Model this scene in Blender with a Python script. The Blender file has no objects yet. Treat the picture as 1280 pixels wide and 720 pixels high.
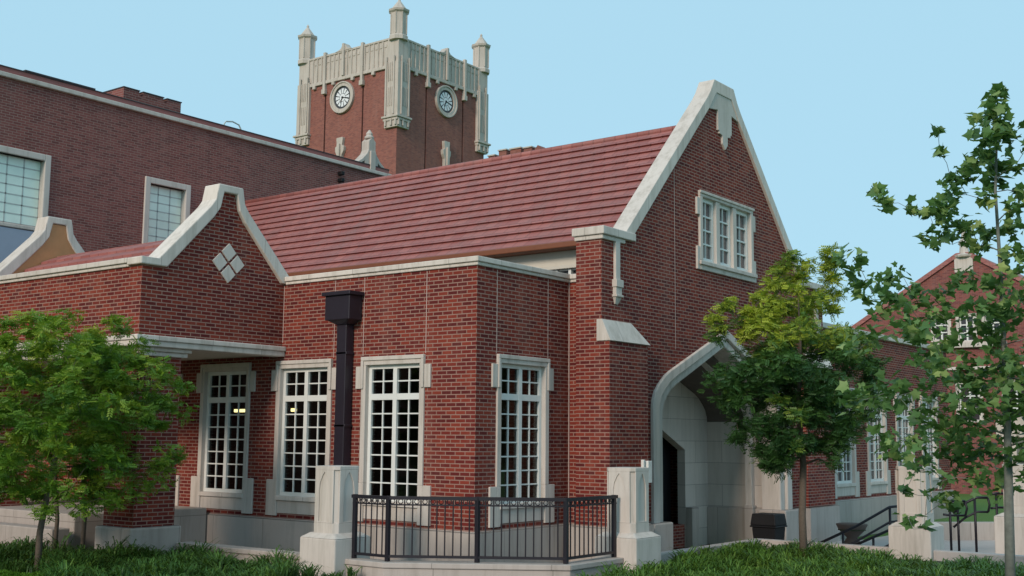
import bpy, math, random
import numpy as np
from mathutils import Matrix, Vector
from mathutils.geometry import tessellate_polygon
random.seed(11); RNG = np.random.default_rng(7)
scene = bpy.context.scene
COL = scene.collection

# ------------------------------------------------------------------ materials
def new_mat(name):
    m = bpy.data.materials.new(name); m.use_nodes = True
    nt = m.node_tree; nt.nodes.clear()
    out = nt.nodes.new('ShaderNodeOutputMaterial')
    b = nt.nodes.new('ShaderNodeBsdfPrincipled')
    nt.links.new(b.outputs[0], out.inputs['Surface'])
    return m, nt, b, out
def N(nt, t, **kw):
    n = nt.nodes.new(t)
    for k, v in kw.items(): setattr(n, k, v)
    return n
def mixc(nt, a, b, fac, mode='MIX'):
    n = N(nt, 'ShaderNodeMix', data_type='RGBA', blend_type=mode)
    L = nt.links
    for sock, v in ((n.inputs[0], fac), (n.inputs[6], a), (n.inputs[7], b)):
        if hasattr(v, 'is_linked'): L.new(v, sock)
        else: sock.default_value = v if not isinstance(v, tuple) else (*v[:3], 1)
    return n.outputs[2]
def mathn(nt, op, a, b=0.0, c=None):
    n = N(nt, 'ShaderNodeMath', operation=op)
    vals = (a, b) if c is None else (a, b, c)
    for i, v in enumerate(vals):
        if hasattr(v, 'is_linked'): nt.links.new(v, n.inputs[i])
        else: n.inputs[i].default_value = v
    return n.outputs[0]
def noise(nt, vec, scale, detail=4, rough=.55):
    n = N(nt, 'ShaderNodeTexNoise'); n.inputs['Scale'].default_value = scale
    n.inputs['Detail'].default_value = detail; n.inputs['Roughness'].default_value = rough
    if vec is not None: nt.links.new(vec, n.inputs['Vector'])
    return n.outputs['Fac']
def ramp(nt, fac, stops):
    n = N(nt, 'ShaderNodeValToRGB'); nt.links.new(fac, n.inputs[0])
    e = n.color_ramp.elements
    while len(e) < len(stops): e.new(.5)
    for el, (p, c) in zip(e, stops):
        el.position = p; el.color = (*c, 1) if len(c) == 3 else c
    return n.outputs[0]
def wall_uv(nt):
    g = N(nt, 'ShaderNodeNewGeometry')
    sp = N(nt, 'ShaderNodeSeparateXYZ'); nt.links.new(g.outputs['Position'], sp.inputs[0])
    sn = N(nt, 'ShaderNodeSeparateXYZ'); nt.links.new(g.outputs['True Normal'], sn.inputs[0])
    ax = mathn(nt, 'GREATER_THAN', mathn(nt, 'ABSOLUTE', sn.outputs[0]), .6)
    u = mathn(nt, 'ADD', mathn(nt, 'MULTIPLY', sp.outputs[0], mathn(nt, 'SUBTRACT', 1.0, ax)),
              mathn(nt, 'MULTIPLY', sp.outputs[1], ax))
    cb = N(nt, 'ShaderNodeCombineXYZ'); nt.links.new(u, cb.inputs[0]); nt.links.new(sp.outputs[2], cb.inputs[1])
    return cb.outputs[0], g.outputs['Position']
def brick_mat(name, c1, c2, dark, mortar, msize=.0075, warm=None):
    m, nt, b, out = new_mat(name)
    uv, pos = wall_uv(nt)
    bt = N(nt, 'ShaderNodeTexBrick'); nt.links.new(uv, bt.inputs['Vector'])
    bt.inputs['Scale'].default_value = 1; bt.inputs['Brick Width'].default_value = .2135
    bt.inputs['Row Height'].default_value = .0677; bt.inputs['Mortar Size'].default_value = msize
    bt.inputs['Mortar Smooth'].default_value = .25; bt.inputs['Bias'].default_value = -.1
    bt.inputs['Color1'].default_value = (0, 0, 0, 1); bt.inputs['Color2'].default_value = (1, 1, 1, 1)
    bt.inputs['Mortar'].default_value = (.5, .5, .5, 1)
    tone = N(nt, 'ShaderNodeSeparateColor'); nt.links.new(bt.outputs['Color'], tone.inputs[0])
    col = ramp(nt, tone.outputs[0], [(0, dark), (.28, c1), (.7, c2), (1, tuple(x*1.12 for x in c2))])
    big = noise(nt, pos, .7, 5, .65); col = mixc(nt, col, tuple(x*.62 for x in c1), mathn(nt, 'MULTIPLY', mathn(nt, 'MAXIMUM', mathn(nt, 'MULTIPLY', mathn(nt, 'SUBTRACT', big, .38), 2.2), 0.0), .55))
    fine = noise(nt, pos, 60, 3)
    col = mixc(nt, col, (0, 0, 0), mathn(nt, 'MULTIPLY', fine, .25))
    mn = noise(nt, pos, 3, 4)
    mc = mixc(nt, mortar, tuple(x*.62 for x in mortar), mn)
    col = mixc(nt, col, mc, bt.outputs['Fac'])
    # faint streaks of lime and soot
    mp = N(nt, 'ShaderNodeMapping'); mp.inputs['Scale'].default_value = (2.2, 2.2, .25); nt.links.new(pos, mp.inputs[0])
    st = noise(nt, mp.outputs[0], 1.2, 5, .65)
    st = mathn(nt, 'MULTIPLY', mathn(nt, 'SUBTRACT', st, .5), .55)
    col = mixc(nt, col, tuple(min(1, x*1.15) for x in mortar), mathn(nt, 'MAXIMUM', st, 0.0))
    nt.links.new(col, b.inputs['Base Color'])
    b.inputs['Roughness'].default_value = .88
    b.inputs['Specular IOR Level'].default_value = .25
    bp = N(nt, 'ShaderNodeBump'); bp.inputs['Strength'].default_value = .6; bp.inputs['Distance'].default_value = .006
    h = mathn(nt, 'ADD', mathn(nt, 'MULTIPLY', bt.outputs['Fac'], -1.0), mathn(nt, 'MULTIPLY', fine, .3))
    nt.links.new(h, bp.inputs['Height']); nt.links.new(bp.outputs[0], b.inputs['Normal'])
    return m
def stone_mat(name, c, var=.22, block=None, rough=.85, stain=.35, bump=.25):
    m, nt, b, out = new_mat(name)
    uv, pos = wall_uv(nt)
    n1 = noise(nt, pos, 1.1, 5, .6); n2 = noise(nt, pos, 22, 4)
    col = mixc(nt, c, tuple(x*(1-var) for x in c), n1)
    col = mixc(nt, col, tuple(x*.8 for x in c), mathn(nt, 'MULTIPLY', n2, .35))
    mp = N(nt, 'ShaderNodeMapping'); mp.inputs['Scale'].default_value = (3.5, 3.5, .35); nt.links.new(pos, mp.inputs[0])
    st = noise(nt, mp.outputs[0], 1.5, 5, .7)
    st = mathn(nt, 'MAXIMUM', mathn(nt, 'MULTIPLY', mathn(nt, 'SUBTRACT', st, .47), 2.6), 0.0)
    col = mixc(nt, col, (c[0]*.45, c[1]*.44, c[2]*.40), mathn(nt, 'MINIMUM', mathn(nt, 'MULTIPLY', st, stain*2), .7))
    hgt = n2
    if block:
        bt = N(nt, 'ShaderNodeTexBrick'); nt.links.new(uv, bt.inputs['Vector'])
        bt.inputs['Scale'].default_value = 1; bt.inputs['Brick Width'].default_value = block[0]
        bt.inputs['Row Height'].default_value = block[1]; bt.inputs['Mortar Size'].default_value = .006
        bt.inputs['Color1'].default_value = (.86, .86, .86, 1); bt.inputs['Color2'].default_value = (1, 1, 1, 1)
        bt.inputs['Mortar'].default_value = (.5, .5, .5, 1)
        col = mixc(nt, col, bt.outputs['Color'], 1.0, 'MULTIPLY')
    nt.links.new(col, b.inputs['Base Color'])
    b.inputs['Roughness'].default_value = rough; b.inputs['Specular IOR Level'].default_value = .3
    bp = N(nt, 'ShaderNodeBump'); bp.inputs['Strength'].default_value = bump; bp.inputs['Distance'].default_value = .004
    nt.links.new(hgt, bp.inputs['Height']); nt.links.new(bp.outputs[0], b.inputs['Normal'])
    return m
def plain(name, c, rough=.6, metal=0, spec=.5, var=.15, scale=6, coat=0):
    m, nt, b, out = new_mat(name)
    g = N(nt, 'ShaderNodeNewGeometry')
    n1 = noise(nt, g.outputs['Position'], scale, 5)
    col = mixc(nt, c, tuple(x*(1-2*var) for x in c), n1)
    nt.links.new(col, b.inputs['Base Color'])
    r = mathn(nt, 'ADD', rough-.08, mathn(nt, 'MULTIPLY', n1, .16)); nt.links.new(r, b.inputs['Roughness'])
    b.inputs['Metallic'].default_value = metal; b.inputs['Specular IOR Level'].default_value = spec
    return m
def tile_mat(name, c1, c2):
    m, nt, b, out = new_mat(name)
    g = N(nt, 'ShaderNodeNewGeometry'); pos = g.outputs['Position']
    sp = N(nt, 'ShaderNodeSeparateXYZ'); nt.links.new(pos, sp.inputs[0])
    cb = N(nt, 'ShaderNodeCombineXYZ'); nt.links.new(sp.outputs[0], cb.inputs[0]); nt.links.new(sp.outputs[2], cb.inputs[1])
    bt = N(nt, 'ShaderNodeTexBrick'); nt.links.new(cb.outputs[0], bt.inputs['Vector'])
    bt.inputs['Scale'].default_value = 1; bt.inputs['Brick Width'].default_value = .30
    bt.inputs['Row Height'].default_value = COURSE_DZ; bt.inputs['Mortar Size'].default_value = .008
    bt.inputs['Color1'].default_value = (*c1, 1); bt.inputs['Color2'].default_value = (*c2, 1)
    bt.inputs['Mortar'].default_value = tuple(x*.55 for x in c1)+(1,)
    n1 = noise(nt, pos, .8, 5, .6)
    col = mixc(nt, bt.outputs['Color'], tuple(x*.8 for x in c1), mathn(nt, 'MULTIPLY', n1, .5))
    mp = N(nt, 'ShaderNodeMapping'); mp.inputs['Scale'].default_value = (2.5, .35, .35); nt.links.new(pos, mp.inputs[0])
    n3 = noise(nt, mp.outputs[0], 1.0, 5, .7)
    col = mixc(nt, col, (.24, .13, .12), mathn(nt, 'MAXIMUM', mathn(nt, 'MULTIPLY', mathn(nt, 'SUBTRACT', n3, .45), 2.0), 0.0))
    n2 = noise(nt, pos, 30, 3)
    col = mixc(nt, col, (.4, .3, .28), mathn(nt, 'MULTIPLY', n2, .12))
    nt.links.new(col, b.inputs['Base Color']); b.inputs['Roughness'].default_value = .62
    b.inputs['Specular IOR Level'].default_value = .35
    bp = N(nt, 'ShaderNodeBump'); bp.inputs['Strength'].default_value = .7; bp.inputs['Distance'].default_value = .02
    nt.links.new(mathn(nt, 'SUBTRACT', noise(nt, pos, 5, 3), bt.outputs['Fac']), bp.inputs['Height']); nt.links.new(bp.outputs[0], b.inputs['Normal'])
    return m
def glass_mat(name, tint=(.55, .6, .6), refl=1.0):
    m, nt, b, out = new_mat(name)
    nt.nodes.remove(b)
    tr = N(nt, 'ShaderNodeBsdfTransparent'); tr.inputs[0].default_value = (*tint, 1)
    gl = N(nt, 'ShaderNodeBsdfGlossy'); gl.inputs['Roughness'].default_value = .03
    g = N(nt, 'ShaderNodeNewGeometry')
    bp = N(nt, 'ShaderNodeBump'); bp.inputs['Strength'].default_value = .05; bp.inputs['Distance'].default_value = .02
    nt.links.new(noise(nt, g.outputs['Position'], 2.5, 2), bp.inputs['Height']); nt.links.new(bp.outputs[0], gl.inputs['Normal'])
    lw = N(nt, 'ShaderNodeLayerWeight'); lw.inputs['Blend'].default_value = .5
    mx = N(nt, 'ShaderNodeMixShader')
    p5 = mathn(nt, 'POWER', lw.outputs['Facing'], 4.0)
    nt.links.new(mathn(nt, 'ADD', .035, mathn(nt, 'MULTIPLY', p5, .8*refl)), mx.inputs[0])
    nt.links.new(tr.outputs[0], mx.inputs[1]); nt.links.new(gl.outputs[0], mx.inputs[2])
    nt.links.new(mx.outputs[0], out.inputs['Surface'])
    return m
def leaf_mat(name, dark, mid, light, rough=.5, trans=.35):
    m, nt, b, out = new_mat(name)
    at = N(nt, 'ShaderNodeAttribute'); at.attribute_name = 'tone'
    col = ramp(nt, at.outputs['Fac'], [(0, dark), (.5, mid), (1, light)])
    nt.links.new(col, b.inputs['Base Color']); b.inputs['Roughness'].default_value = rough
    b.inputs['Specular IOR Level'].default_value = .35
    tl = N(nt, 'ShaderNodeBsdfTranslucent'); nt.links.new(mixc(nt, col, (.25, .35, .02), .35), tl.inputs[0])
    mx = N(nt, 'ShaderNodeMixShader'); mx.inputs[0].default_value = trans
    nt.links.new(b.outputs[0], mx.inputs[1]); nt.links.new(tl.outputs[0], mx.inputs[2])
    nt.links.new(mx.outputs[0], out.inputs['Surface'])
    return m
def ground_mat(name, c1, c2, scale=8, bump=.4):
    m, nt, b, out = new_mat(name)
    g = N(nt, 'ShaderNodeNewGeometry'); pos = g.outputs['Position']
    n1 = noise(nt, pos, scale, 6, .7); n2 = noise(nt, pos, .6, 4)
    col = mixc(nt, c1, c2, n1); col = mixc(nt, col, tuple(x*.7 for x in c2), mathn(nt, 'MULTIPLY', n2, .5))
    nt.links.new(col, b.inputs['Base Color']); b.inputs['Roughness'].default_value = .92
    bp = N(nt, 'ShaderNodeBump'); bp.inputs['Strength'].default_value = bump; bp.inputs['Distance'].default_value = .03
    nt.links.new(noise(nt, pos, scale*6, 4), bp.inputs['Height']); nt.links.new(bp.outputs[0], b.inputs['Normal'])
    return m
def emit_mat(name, c, s):
    m, nt, b, out = new_mat(name); nt.nodes.remove(b)
    e = N(nt, 'ShaderNodeEmission'); e.inputs[0].default_value = (*c, 1); e.inputs[1].default_value = s
    nt.links.new(e.outputs[0], out.inputs['Surface']); return m

NCOURSE = 14
EAVE_Y, EAVE_Z, RIDGE_Y, RIDGE_Z = 3.85, 6.36, 7.25, 9.37
COURSE_DZ = (RIDGE_Z-EAVE_Z)/NCOURSE
BRICK = brick_mat('red_brick', (.185, .024, .019), (.26, .042, .025), (.115, .016, .016), (.385, .23, .185), .0095)
BRICK_FAR = brick_mat('brown_brick', (.25, .082, .074), (.285, .098, .085), (.18, .062, .058), (.35, .23, .20), .008)
BRICK_TOWER = brick_mat('tower_brick', (.30, .10, .08), (.34, .12, .09), (.23, .08, .068), (.38, .24, .2), .006)
BRICK_RIGHT = brick_mat('far_red_brick', (.24, .070, .060), (.28, .085, .07), (.17, .05, .05), (.30, .2, .18), .006)
STONE = stone_mat('limestone', (.66, .59, .535), stain=.45)
STONE_CAP = stone_mat('limestone_coping', (.80, .715, .65), var=.22, stain=.45, block=(1.15, 40))
STONE_BASE = stone_mat('limestone_base', (.55, .48, .435), var=.22, stain=.35, block=(1.45, .98))
STONE_BLOCK = stone_mat('ashlar', (.70, .62, .56), block=(1.25, .5), stain=.25)
STONE_TOWER = stone_mat('tower_stone', (.62, .55, .49), var=.3, stain=.5)
STONE_JOINT = stone_mat('joint_sealant', (.55, .42, .38), stain=0)
TILE = tile_mat('roof_tile', (.31, .095, .085), (.42, .150, .130))
WHITE = plain('white_paint', (.76, .76, .73), .45, var=.05)
GLASS = glass_mat('window_glass')
GLASS_PALE = plain('pale_sky_glass', (.84, 1.0, .90), .15, var=.12, scale=2.5)  # pale base colour paints the reflected sky into the panes
GLASS_DARK = plain('dark_window_glass', (.06, .055, .06), .12, var=.3, scale=3, spec=.8)
GLASS_GAB = plain('hall_window_glass', (.20, .15, .15), .12, var=.35, scale=2.4, spec=.8)
PALE_BAR = plain('pale_window_bar', (.52, .58, .56), .5)
IRON = plain('dark_iron', (.022, .018, .026), .45, metal=.3, var=.2)
PIPE = plain('dark_bronze_gutter', (.035, .028, .042), .42, metal=.2, var=.25, scale=3)
BLACK = plain('black_plastic', (.008, .008, .010), .6, spec=.25)
CREAM = plain('cream_board', (.62, .58, .50), .6, var=.06)
SOFFIT = plain('brown_soffit', (.22, .07, .03), .6)
TAN = plain('tan_flashing', (.56, .26, .11), .6, var=.12)
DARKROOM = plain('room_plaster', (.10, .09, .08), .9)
BARK = plain('bark', (.17, .13, .10), .9, var=.3, scale=30)
BARK_PALE = plain('pale_bark', (.26, .28, .25), .85, var=.35, scale=14)
PAVE = stone_mat('concrete_paving', (.52, .46, .43), var=.15, stain=.2)
BLUEPANEL = plain('blue_grey_panel', (.33, .38, .48), .6, var=.06)
LAWN = ground_mat('lawn_grass', (.05, .12, .018), (.09, .19, .02), 12)
SOIL = ground_mat('soil', (.02, .025, .012), (.045, .05, .02), 9)
GRAVEL = ground_mat('gravel', (.22, .21, .2), (.3, .29, .27), 20)
DARKWOOD = plain('dark_ceiling_wood', (.16, .125, .11), .8, var=.2)
ROOFDARK = plain('dark_flashing', (.05, .04, .045), .6)

# ------------------------------------------------------------------ mesh builder
class MB:
    def __init__(s): s.v = []; s.f = []
    def add(s, vs, fs):
        o = len(s.v); s.v += [tuple(p) for p in vs]; s.f += [tuple(i+o for i in f) for f in fs]; return s
    def box(s, x0, x1, y0, y1, z0, z1):
        x0, x1 = sorted((x0, x1)); y0, y1 = sorted((y0, y1)); z0, z1 = sorted((z0, z1))
        return s.add([(x, y, z) for z in (z0, z1) for x, y in ((x0, y0), (x1, y0), (x1, y1), (x0, y1))],
                     [(3, 2, 1, 0), (4, 5, 6, 7), (0, 1, 5, 4), (1, 2, 6, 5), (2, 3, 7, 6), (3, 0, 4, 7)])
    def prism(s, pts, axis, a, b, holes=()):
        a, b = sorted((a, b))
        area = lambda P: sum(P[i][0]*P[(i+1) % len(P)][1]-P[(i+1) % len(P)][0]*P[i][1] for i in range(len(P)))
        P = list(pts) if area(pts) > 0 else list(pts)[::-1]
        H = [list(h) if area(h) < 0 else list(h)[::-1] for h in holes]
        loops = [P]+H
        tri = tessellate_polygon([[Vector((u, v, 0)) for u, v in L] for L in loops])
        flat = [p for L in loops for p in L]; n = len(flat)
        def T(u, v, w): return (w, u, v) if axis == 'x' else ((u, w, v) if axis == 'y' else (u, v, w))
        vs = [T(u, v, a) for u, v in flat]+[T(u, v, b) for u, v in flat]
        fs = []
        flip = axis == 'y'
        for t in tri:
            A = flat[t[0]]; B = flat[t[1]]; C_ = flat[t[2]]
            cr = (B[0]-A[0])*(C_[1]-A[1])-(C_[0]-A[0])*(B[1]-A[1])
            if abs(cr) < 1e-12: continue
            if cr < 0: t = t[::-1]
            top = tuple(i+n for i in t); bot = tuple(t[::-1])
            if flip: top, bot = top[::-1], bot[::-1]
            fs += [top, bot]
        o = 0
        for L in loops:
            m = len(L)
            for i in range(m):
                j = (i+1) % m; q = (o+i, o+j, o+j+n, o+i+n)
                fs.append(q[::-1] if flip else q)
            o += m
        return s.add(vs, fs)
    def tube(s, pts, radii, n=8, caps=True):
        pts = [Vector(p) for p in pts]
        if not hasattr(radii, '__len__'): radii = [radii]*len(pts)
        rings = []; up = None
        for i, p in enumerate(pts):
            d = (pts[min(i+1, len(pts)-1)]-pts[max(i-1, 0)]).normalized()
            if up is None: up = Vector((0, 0, 1)) if abs(d.z) < .9 else Vector((1, 0, 0))
            sx = d.cross(up).normalized(); sy = sx.cross(d).normalized(); up = sy
            rings.append([p+(sx*math.cos(a)+sy*math.sin(a))*radii[i] for a in (2*math.pi*k/n for k in range(n))])
        vs = [v for r in rings for v in r]; fs = []
        for i in range(len(pts)-1):
            for k in range(n):
                a = i*n+k; b = i*n+(k+1) % n; fs.append((a, a+n, b+n, b))
        if caps: fs.append(tuple(range(n))); fs.append(tuple(reversed(range((len(pts)-1)*n, len(pts)*n))))
        return s.add(vs, fs)
    def lathe(s, c, prof, n=16):   # prof: list of (r, z)
        vs = [(c[0]+r*math.cos(2*math.pi*k/n+math.pi/n), c[1]+r*math.sin(2*math.pi*k/n+math.pi/n), c[2]+z) for r, z in prof for k in range(n)]
        fs = []
        for i in range(len(prof)-1):
            for k in range(n):
                a = i*n+k; b = i*n+(k+1) % n; fs.append((a, b, b+n, a+n))
        fs.append(tuple(reversed(range(n)))); fs.append(tuple(range((len(prof)-1)*n, len(prof)*n)))
        return s.add(vs, fs)
    def build(s, name, mat, parent=None, bevel=0, smooth=False, seg=2):
        me = bpy.data.meshes.new(name)
        off = Vector(WORLD.get(parent.name, (0, 0, 0))) if parent is not None else Vector((0, 0, 0))
        me.from_pydata([tuple(Vector(v)-off) for v in s.v], [], s.f); me.materials.append(mat)
        if smooth:
            me.polygons.foreach_set('use_smooth', [True]*len(me.polygons))
        me.update()
        o = bpy.data.objects.new(name, me); COL.objects.link(o)
        if parent is not None:
            o.parent = parent; WORLD[o.name] = tuple(off)
            if parent.type != 'EMPTY': pass
        if bevel:
            md = o.modifiers.new('bevel', 'BEVEL'); md.width = bevel; md.segments = seg; md.limit_method = 'ANGLE'; md.angle_limit = .6
        return o
WORLD = {}
def thing(name, loc, label, cat, group=None):
    o = bpy.data.objects.new(name, None); o.empty_display_size = .2; o.location = loc; COL.objects.link(o)
    WORLD[o.name] = tuple(loc); o['label'] = label; o['category'] = cat
    if group: o['group'] = group
    return o
def tag(o, label, cat, group=None):
    o['label'] = label; o['category'] = cat
    if group: o['group'] = group
    return o
def structure(o): o['kind'] = 'structure'; return o
def at_origin(mb, name, mat, loc, **k):
    """single-mesh thing with its origin at loc"""
    mb.v = [tuple(Vector(v)-Vector(loc)) for v in mb.v]
    o = mb.build(name, mat, None, **k); o.location = loc; return o

class WB(MB):
    """builder in wall space: u along the wall, d outward, z up"""
    def __init__(s, axis, plane): super().__init__(); s.ax = axis; s.pl = plane
    def wbox(s, u0, u1, d0, d1, z0, z1):
        if s.ax == 'y': return s.box(u0, u1, s.pl-d0, s.pl-d1, z0, z1)
        return s.box(s.pl+d0, s.pl+d1, u0, u1, z0, z1)
    def wprism(s, pts, d0, d1, holes=()):
        if s.ax == 'y': return s.prism(pts, 'y', s.pl-d0, s.pl-d1, holes)
        return s.prism(pts, 'x', s.pl+d0, s.pl+d1, holes)
rect = lambda a, b, c, d: [(a, c), (b, c), (b, d), (a, d)]

# ------------------------------------------------------------------ ground
def sheet(name, pts, z, mat, kind='structure', thick=0):
    mb = MB()
    if thick: mb.prism(pts, 'z', z-thick, z)
    else: mb.add([(x, y, z) for x, y in pts], [tuple(range(len(pts)))])
    o = mb.build(name, mat); o['kind'] = kind; return o
sheet('ground', [(-2500, -2500), (2500, -2500), (2500, 2500), (-2500, 2500)], 0.0, LAWN)
front = [(-60, -6), (30, -6), (30, 6.5), (6.9, 6.6), (1.9, 6.6), (1.9, 2.35), (2.42, 2.2), (2.42, -.72), (.15, -2.30), (-60, -2.30)]
sheet('front_bank', front, .42, SOIL, thick=.42)
mb = MB(); rows = [(-6, .42), (-8, .47), (-10.5, .62), (-13, .82), (-16, .92), (-40, .95), (-400, .95)]
mb.add([(x, y, z) for y, z in rows for x in (-300, 300)], [(2*i+1, 2*i, 2*i+2, 2*i+3) for i in range(len(rows)-1)])
structure(mb.build('lawn_bank', LAWN))
sheet('areaway_floor', [(-14, -2.3), (.1, -2.3), (2.3, -.7), (2.3, 2.6), (-14, 2.6)], .06, GRAVEL)
sheet('walkway', [(.5, 2.3), (1.9, 2.3), (1.9, 6.6), (7.2, 6.6), (7.2, 13), (5, 20), (1.4, 20), (1.4, 13.2), (.5, 13.2)], .13, PAVE)
sheet('front_walk', [(-.3, -5.9), (2.9, -5.9), (2.9, -.9), (2.42, -.72), (.15, -2.30), (-.3, -2.3)], .43, PAVE)

# ------------------------------------------------------------------ main building
B = thing('gabled_building', (-2, 3, 0), 'red brick campus hall with dusty red tiled roof, tall stone coped gable and arched porch', 'building')
YC = 7.25
WIN_Y0 = [-1.87, -4.13, -6.39, -8.65]
HW = .68
mb = MB()
# long front wall (faces -y)
mb.prism(rect(-14, 0, 1.0, 5.43), 'y', 0, .3, [rect(c-HW, c+HW, 1.4, 3.84) for c in WIN_Y0])
mb.prism(rect(.3, 2.72, 1.0, 5.43), 'x', -.3, 0, [rect(1.3-HW, 1.3+HW, 1.4, 3.84)])
mb.box(0.003, .6, 2.72, 3.0, 1.0, 5.43)
mb.build('wall', BRICK, B)
# gable wall
def arch(hw, spring, shoulder, apex, base, c=YC):
    L = [(c-hw, base), (c-hw, spring)]
    s = shoulder
    L += [(c-hw+.02*s, spring+.12*s), (c-hw+.09*s, spring+.27*s), (c-hw+.22*s, spring+.40*s), (c-hw+.42*s, spring+.55*s), (c-hw+.6*s, spring+.64*s)]
    R_ = [(2*c-y, z) for y, z in L]
    return L+[(c, apex)]+R_[::-1]
OUT = arch(3.10, 3.12, 1.15, 4.84, .9); MIDA = arch(2.86, 3.06, 1.05, 4.66, .9); INN = arch(2.62, 3.0, .95, 4.48, .9)
G = [(2.45, 1.0), (2.45, 6.2), (3.25, 6.2), (6.55, 9.62), (6.85, 10.03), (7.65, 10.03), (7.95, 9.62), (11.25, 6.2), (12.5, 6.2), (12.5, 1.0)]
hole = [(p[0], max(p[1], 1.0)) for p in OUT]
G2 = G+hole[::-1]
mb = MB(); mb.prism(G2, 'x', .6, .89, [rect(6.2, 8.5, 6.12, 7.62)])
mb.box(.34, .6, 2.45, 3.0, 1.0, 6.2)
mb.box(.892, 1.06, 2.448, 3.77, 1.0, 4.30); mb.box(.892, 1.06, 11.0, 12.6, 1.0, 4.30)
mb.build('gable_wall', BRICK, B)
for y0, y1, t0, t1 in ((2.42, 3.82, 2.42, 3.42), (10.95, 12.62, 11.35, 12.62)):
    mb = MB(); mb.add([(.8, y0, 4.27), (1.1, y0, 4.27), (1.1, y1, 4.27), (.8, y1, 4.27), (.8, t0, 4.66), (.92, t0, 4.66), (.92, t1, 4.66), (.8, t1, 4.66)],
           [(3, 2, 1, 0), (4, 5, 6, 7), (0, 1, 5, 4), (1, 2, 6, 5), (2, 3, 7, 6), (3, 0, 4, 7)])
    mb.build('weathering_cap', STONE_CAP, B, bevel=.008)
# rake coping
ro = [(3.12, 6.22), (3.22, 6.38), (6.47, 9.72), (6.62, 9.90), (6.80, 10.19), (7.70, 10.19), (7.88, 9.90), (8.03, 9.72), (11.28, 6.38), (11.38, 6.22)]
ri = [(11.12, 6.22), (7.92, 9.52), (7.80, 9.68), (7.6, 9.92), (6.9, 9.92), (6.70, 9.68), (6.58, 9.52), (3.38, 6.22)]
mb = MB(); mb.prism(ro+ri, 'x', .58, .955)
ri2 = [(y, z-.07) for y, z in ri]
mb.build('gable_coping', STONE_CAP, B, bevel=.012)
mb = MB(); mb.box(.29, .99, 2.37, 3.5, 6.2, 6.35); mb.box(.32, .94, 2.41, 3.2, 6.12, 6.2)
mb.build('kneeler_cap', STONE_CAP, B, bevel=.015)
mb = MB(); mb.box(.29, .99, 11.0, 12.6, 6.2, 6.35); mb.build('kneeler_cap', STONE_CAP, B, bevel=.015)
mb = MB()
P = [(6.55, 9.50), (6.98, 9.56), (6.98, 9.12), (7.04, 9.12), (7.04, 9.06), (7.18, 9.04), (7.18, 8.86), (7.3, 8.74), (7.42, 8.86), (7.42, 9.04), (7.56, 9.06), (7.56, 9.12), (7.62, 9.12), (7.62, 9.56), (7.95, 9.50), (7.75, 9.85), (7.6, 9.98), (6.9, 9.98), (6.75, 9.85)]
mb.prism(P, 'x', .88, .935); mb.build('gable_panel', STONE, B, bevel=.006)
for c in (2.93, 12.05):
    mb = MB(); mb.box(.88, .945, c-.075, c+.075, 5.42, 6.2); mb.box(.88, .99, c-.12, c+.12, 5.28, 5.42); mb.box(.88, .965, c-.1, c+.1, 5.14, 5.28)
    mb.box(.88, .99, c-.12, c+.12, 5.10, 5.14)
    mb.add([(.88, c-.1, 5.1), (.96, c-.1, 5.1), (.96, c+.1, 5.1), (.88, c+.1, 5.1), (.88, c-.05, 4.97), (.91, c-.05, 4.97), (.91, c+.05, 4.97), (.88, c+.05, 4.97)],
           [(0, 1, 2, 3), (7, 6, 5, 4), (4, 5, 1, 0), (5, 6, 2, 1), (6, 7, 3, 2), (7, 4, 0, 3)])
    mb.build('pendant', STONE, B, bevel=.008)
# parapet copings of the low range
def coping_ring(plan_out, plan_in, z0, z1, name, mat=STONE_CAP, par=B, bev=.012):
    mb = MB(); mb.prism(plan_out+plan_in[::-1], 'z', z0, z1); return mb.build(name, mat, par, bevel=bev)
coping_ring([(-4.7, -.07), (.07, -.07), (.07, 2.65), (.335, 2.65)], [(-4.7, .38), (-.38, .38), (-.38, 3.05), (.335, 3.05)], 5.47, 5.56, 'parapet_coping')
coping_ring([(-4.7, -.035), (.035, -.035), (.035, 2.685), (.335, 2.685)], [(-4.7, .34), (-.34, .34), (-.34, 3.0), (.335, 3.0)], 5.41, 5.47, 'parapet_coping')
# low flat roof, nave clerestory
mb = MB(); mb.prism([(-4.6, .3), (-.3, .3), (-.3, 2.9), (.55, 2.9), (.55, 4.3), (-14, 4.3), (-14, .3)], 'z', 5.2, 5.32); mb.build('flat_roof', ROOFDARK, B)
mb = MB(); mb.box(-14.9, .6, 4.2, 4.4, 5.3, 5.5); mb.build('clerestory_sill', CREAM, B)
mb = MB(); mb.box(-14.9, .6, 4.14, 4.4, 5.96, 6.30); mb.box(-14.9, .6, 4.08, 4.14, 5.93, 6.0); mb.build('fascia_board', CREAM, B, bevel=.006)
mb = MB(); mb.box(-14.9, .6, 3.82, 4.4, 6.30, 6.36); mb.build('soffit', SOFFIT, B)
mb = MB(); mb.box(-14.75, .6, 3.76, 3.86, 6.30, 6.42); mb.build('gutter', SOFFIT, B, bevel=.02)
cw = MB(); cw.box(-14.9, .6, 4.2, 4.28, 5.9, 5.96); cw.box(-14.9, .6, 4.2, 4.28, 5.5, 5.56); x = .35
while x > -14.5: cw.box(x-.032, x+.032, 4.15, 4.24, 5.5, 5.96); x -= .33
c_ = cw.build('clerestory_window', WHITE, B)
mb = MB(); mb.box(-14.9, .6, 4.25, 4.27, 5.5, 5.96); mb.build('glass', GLASS_DARK, c_)
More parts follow.
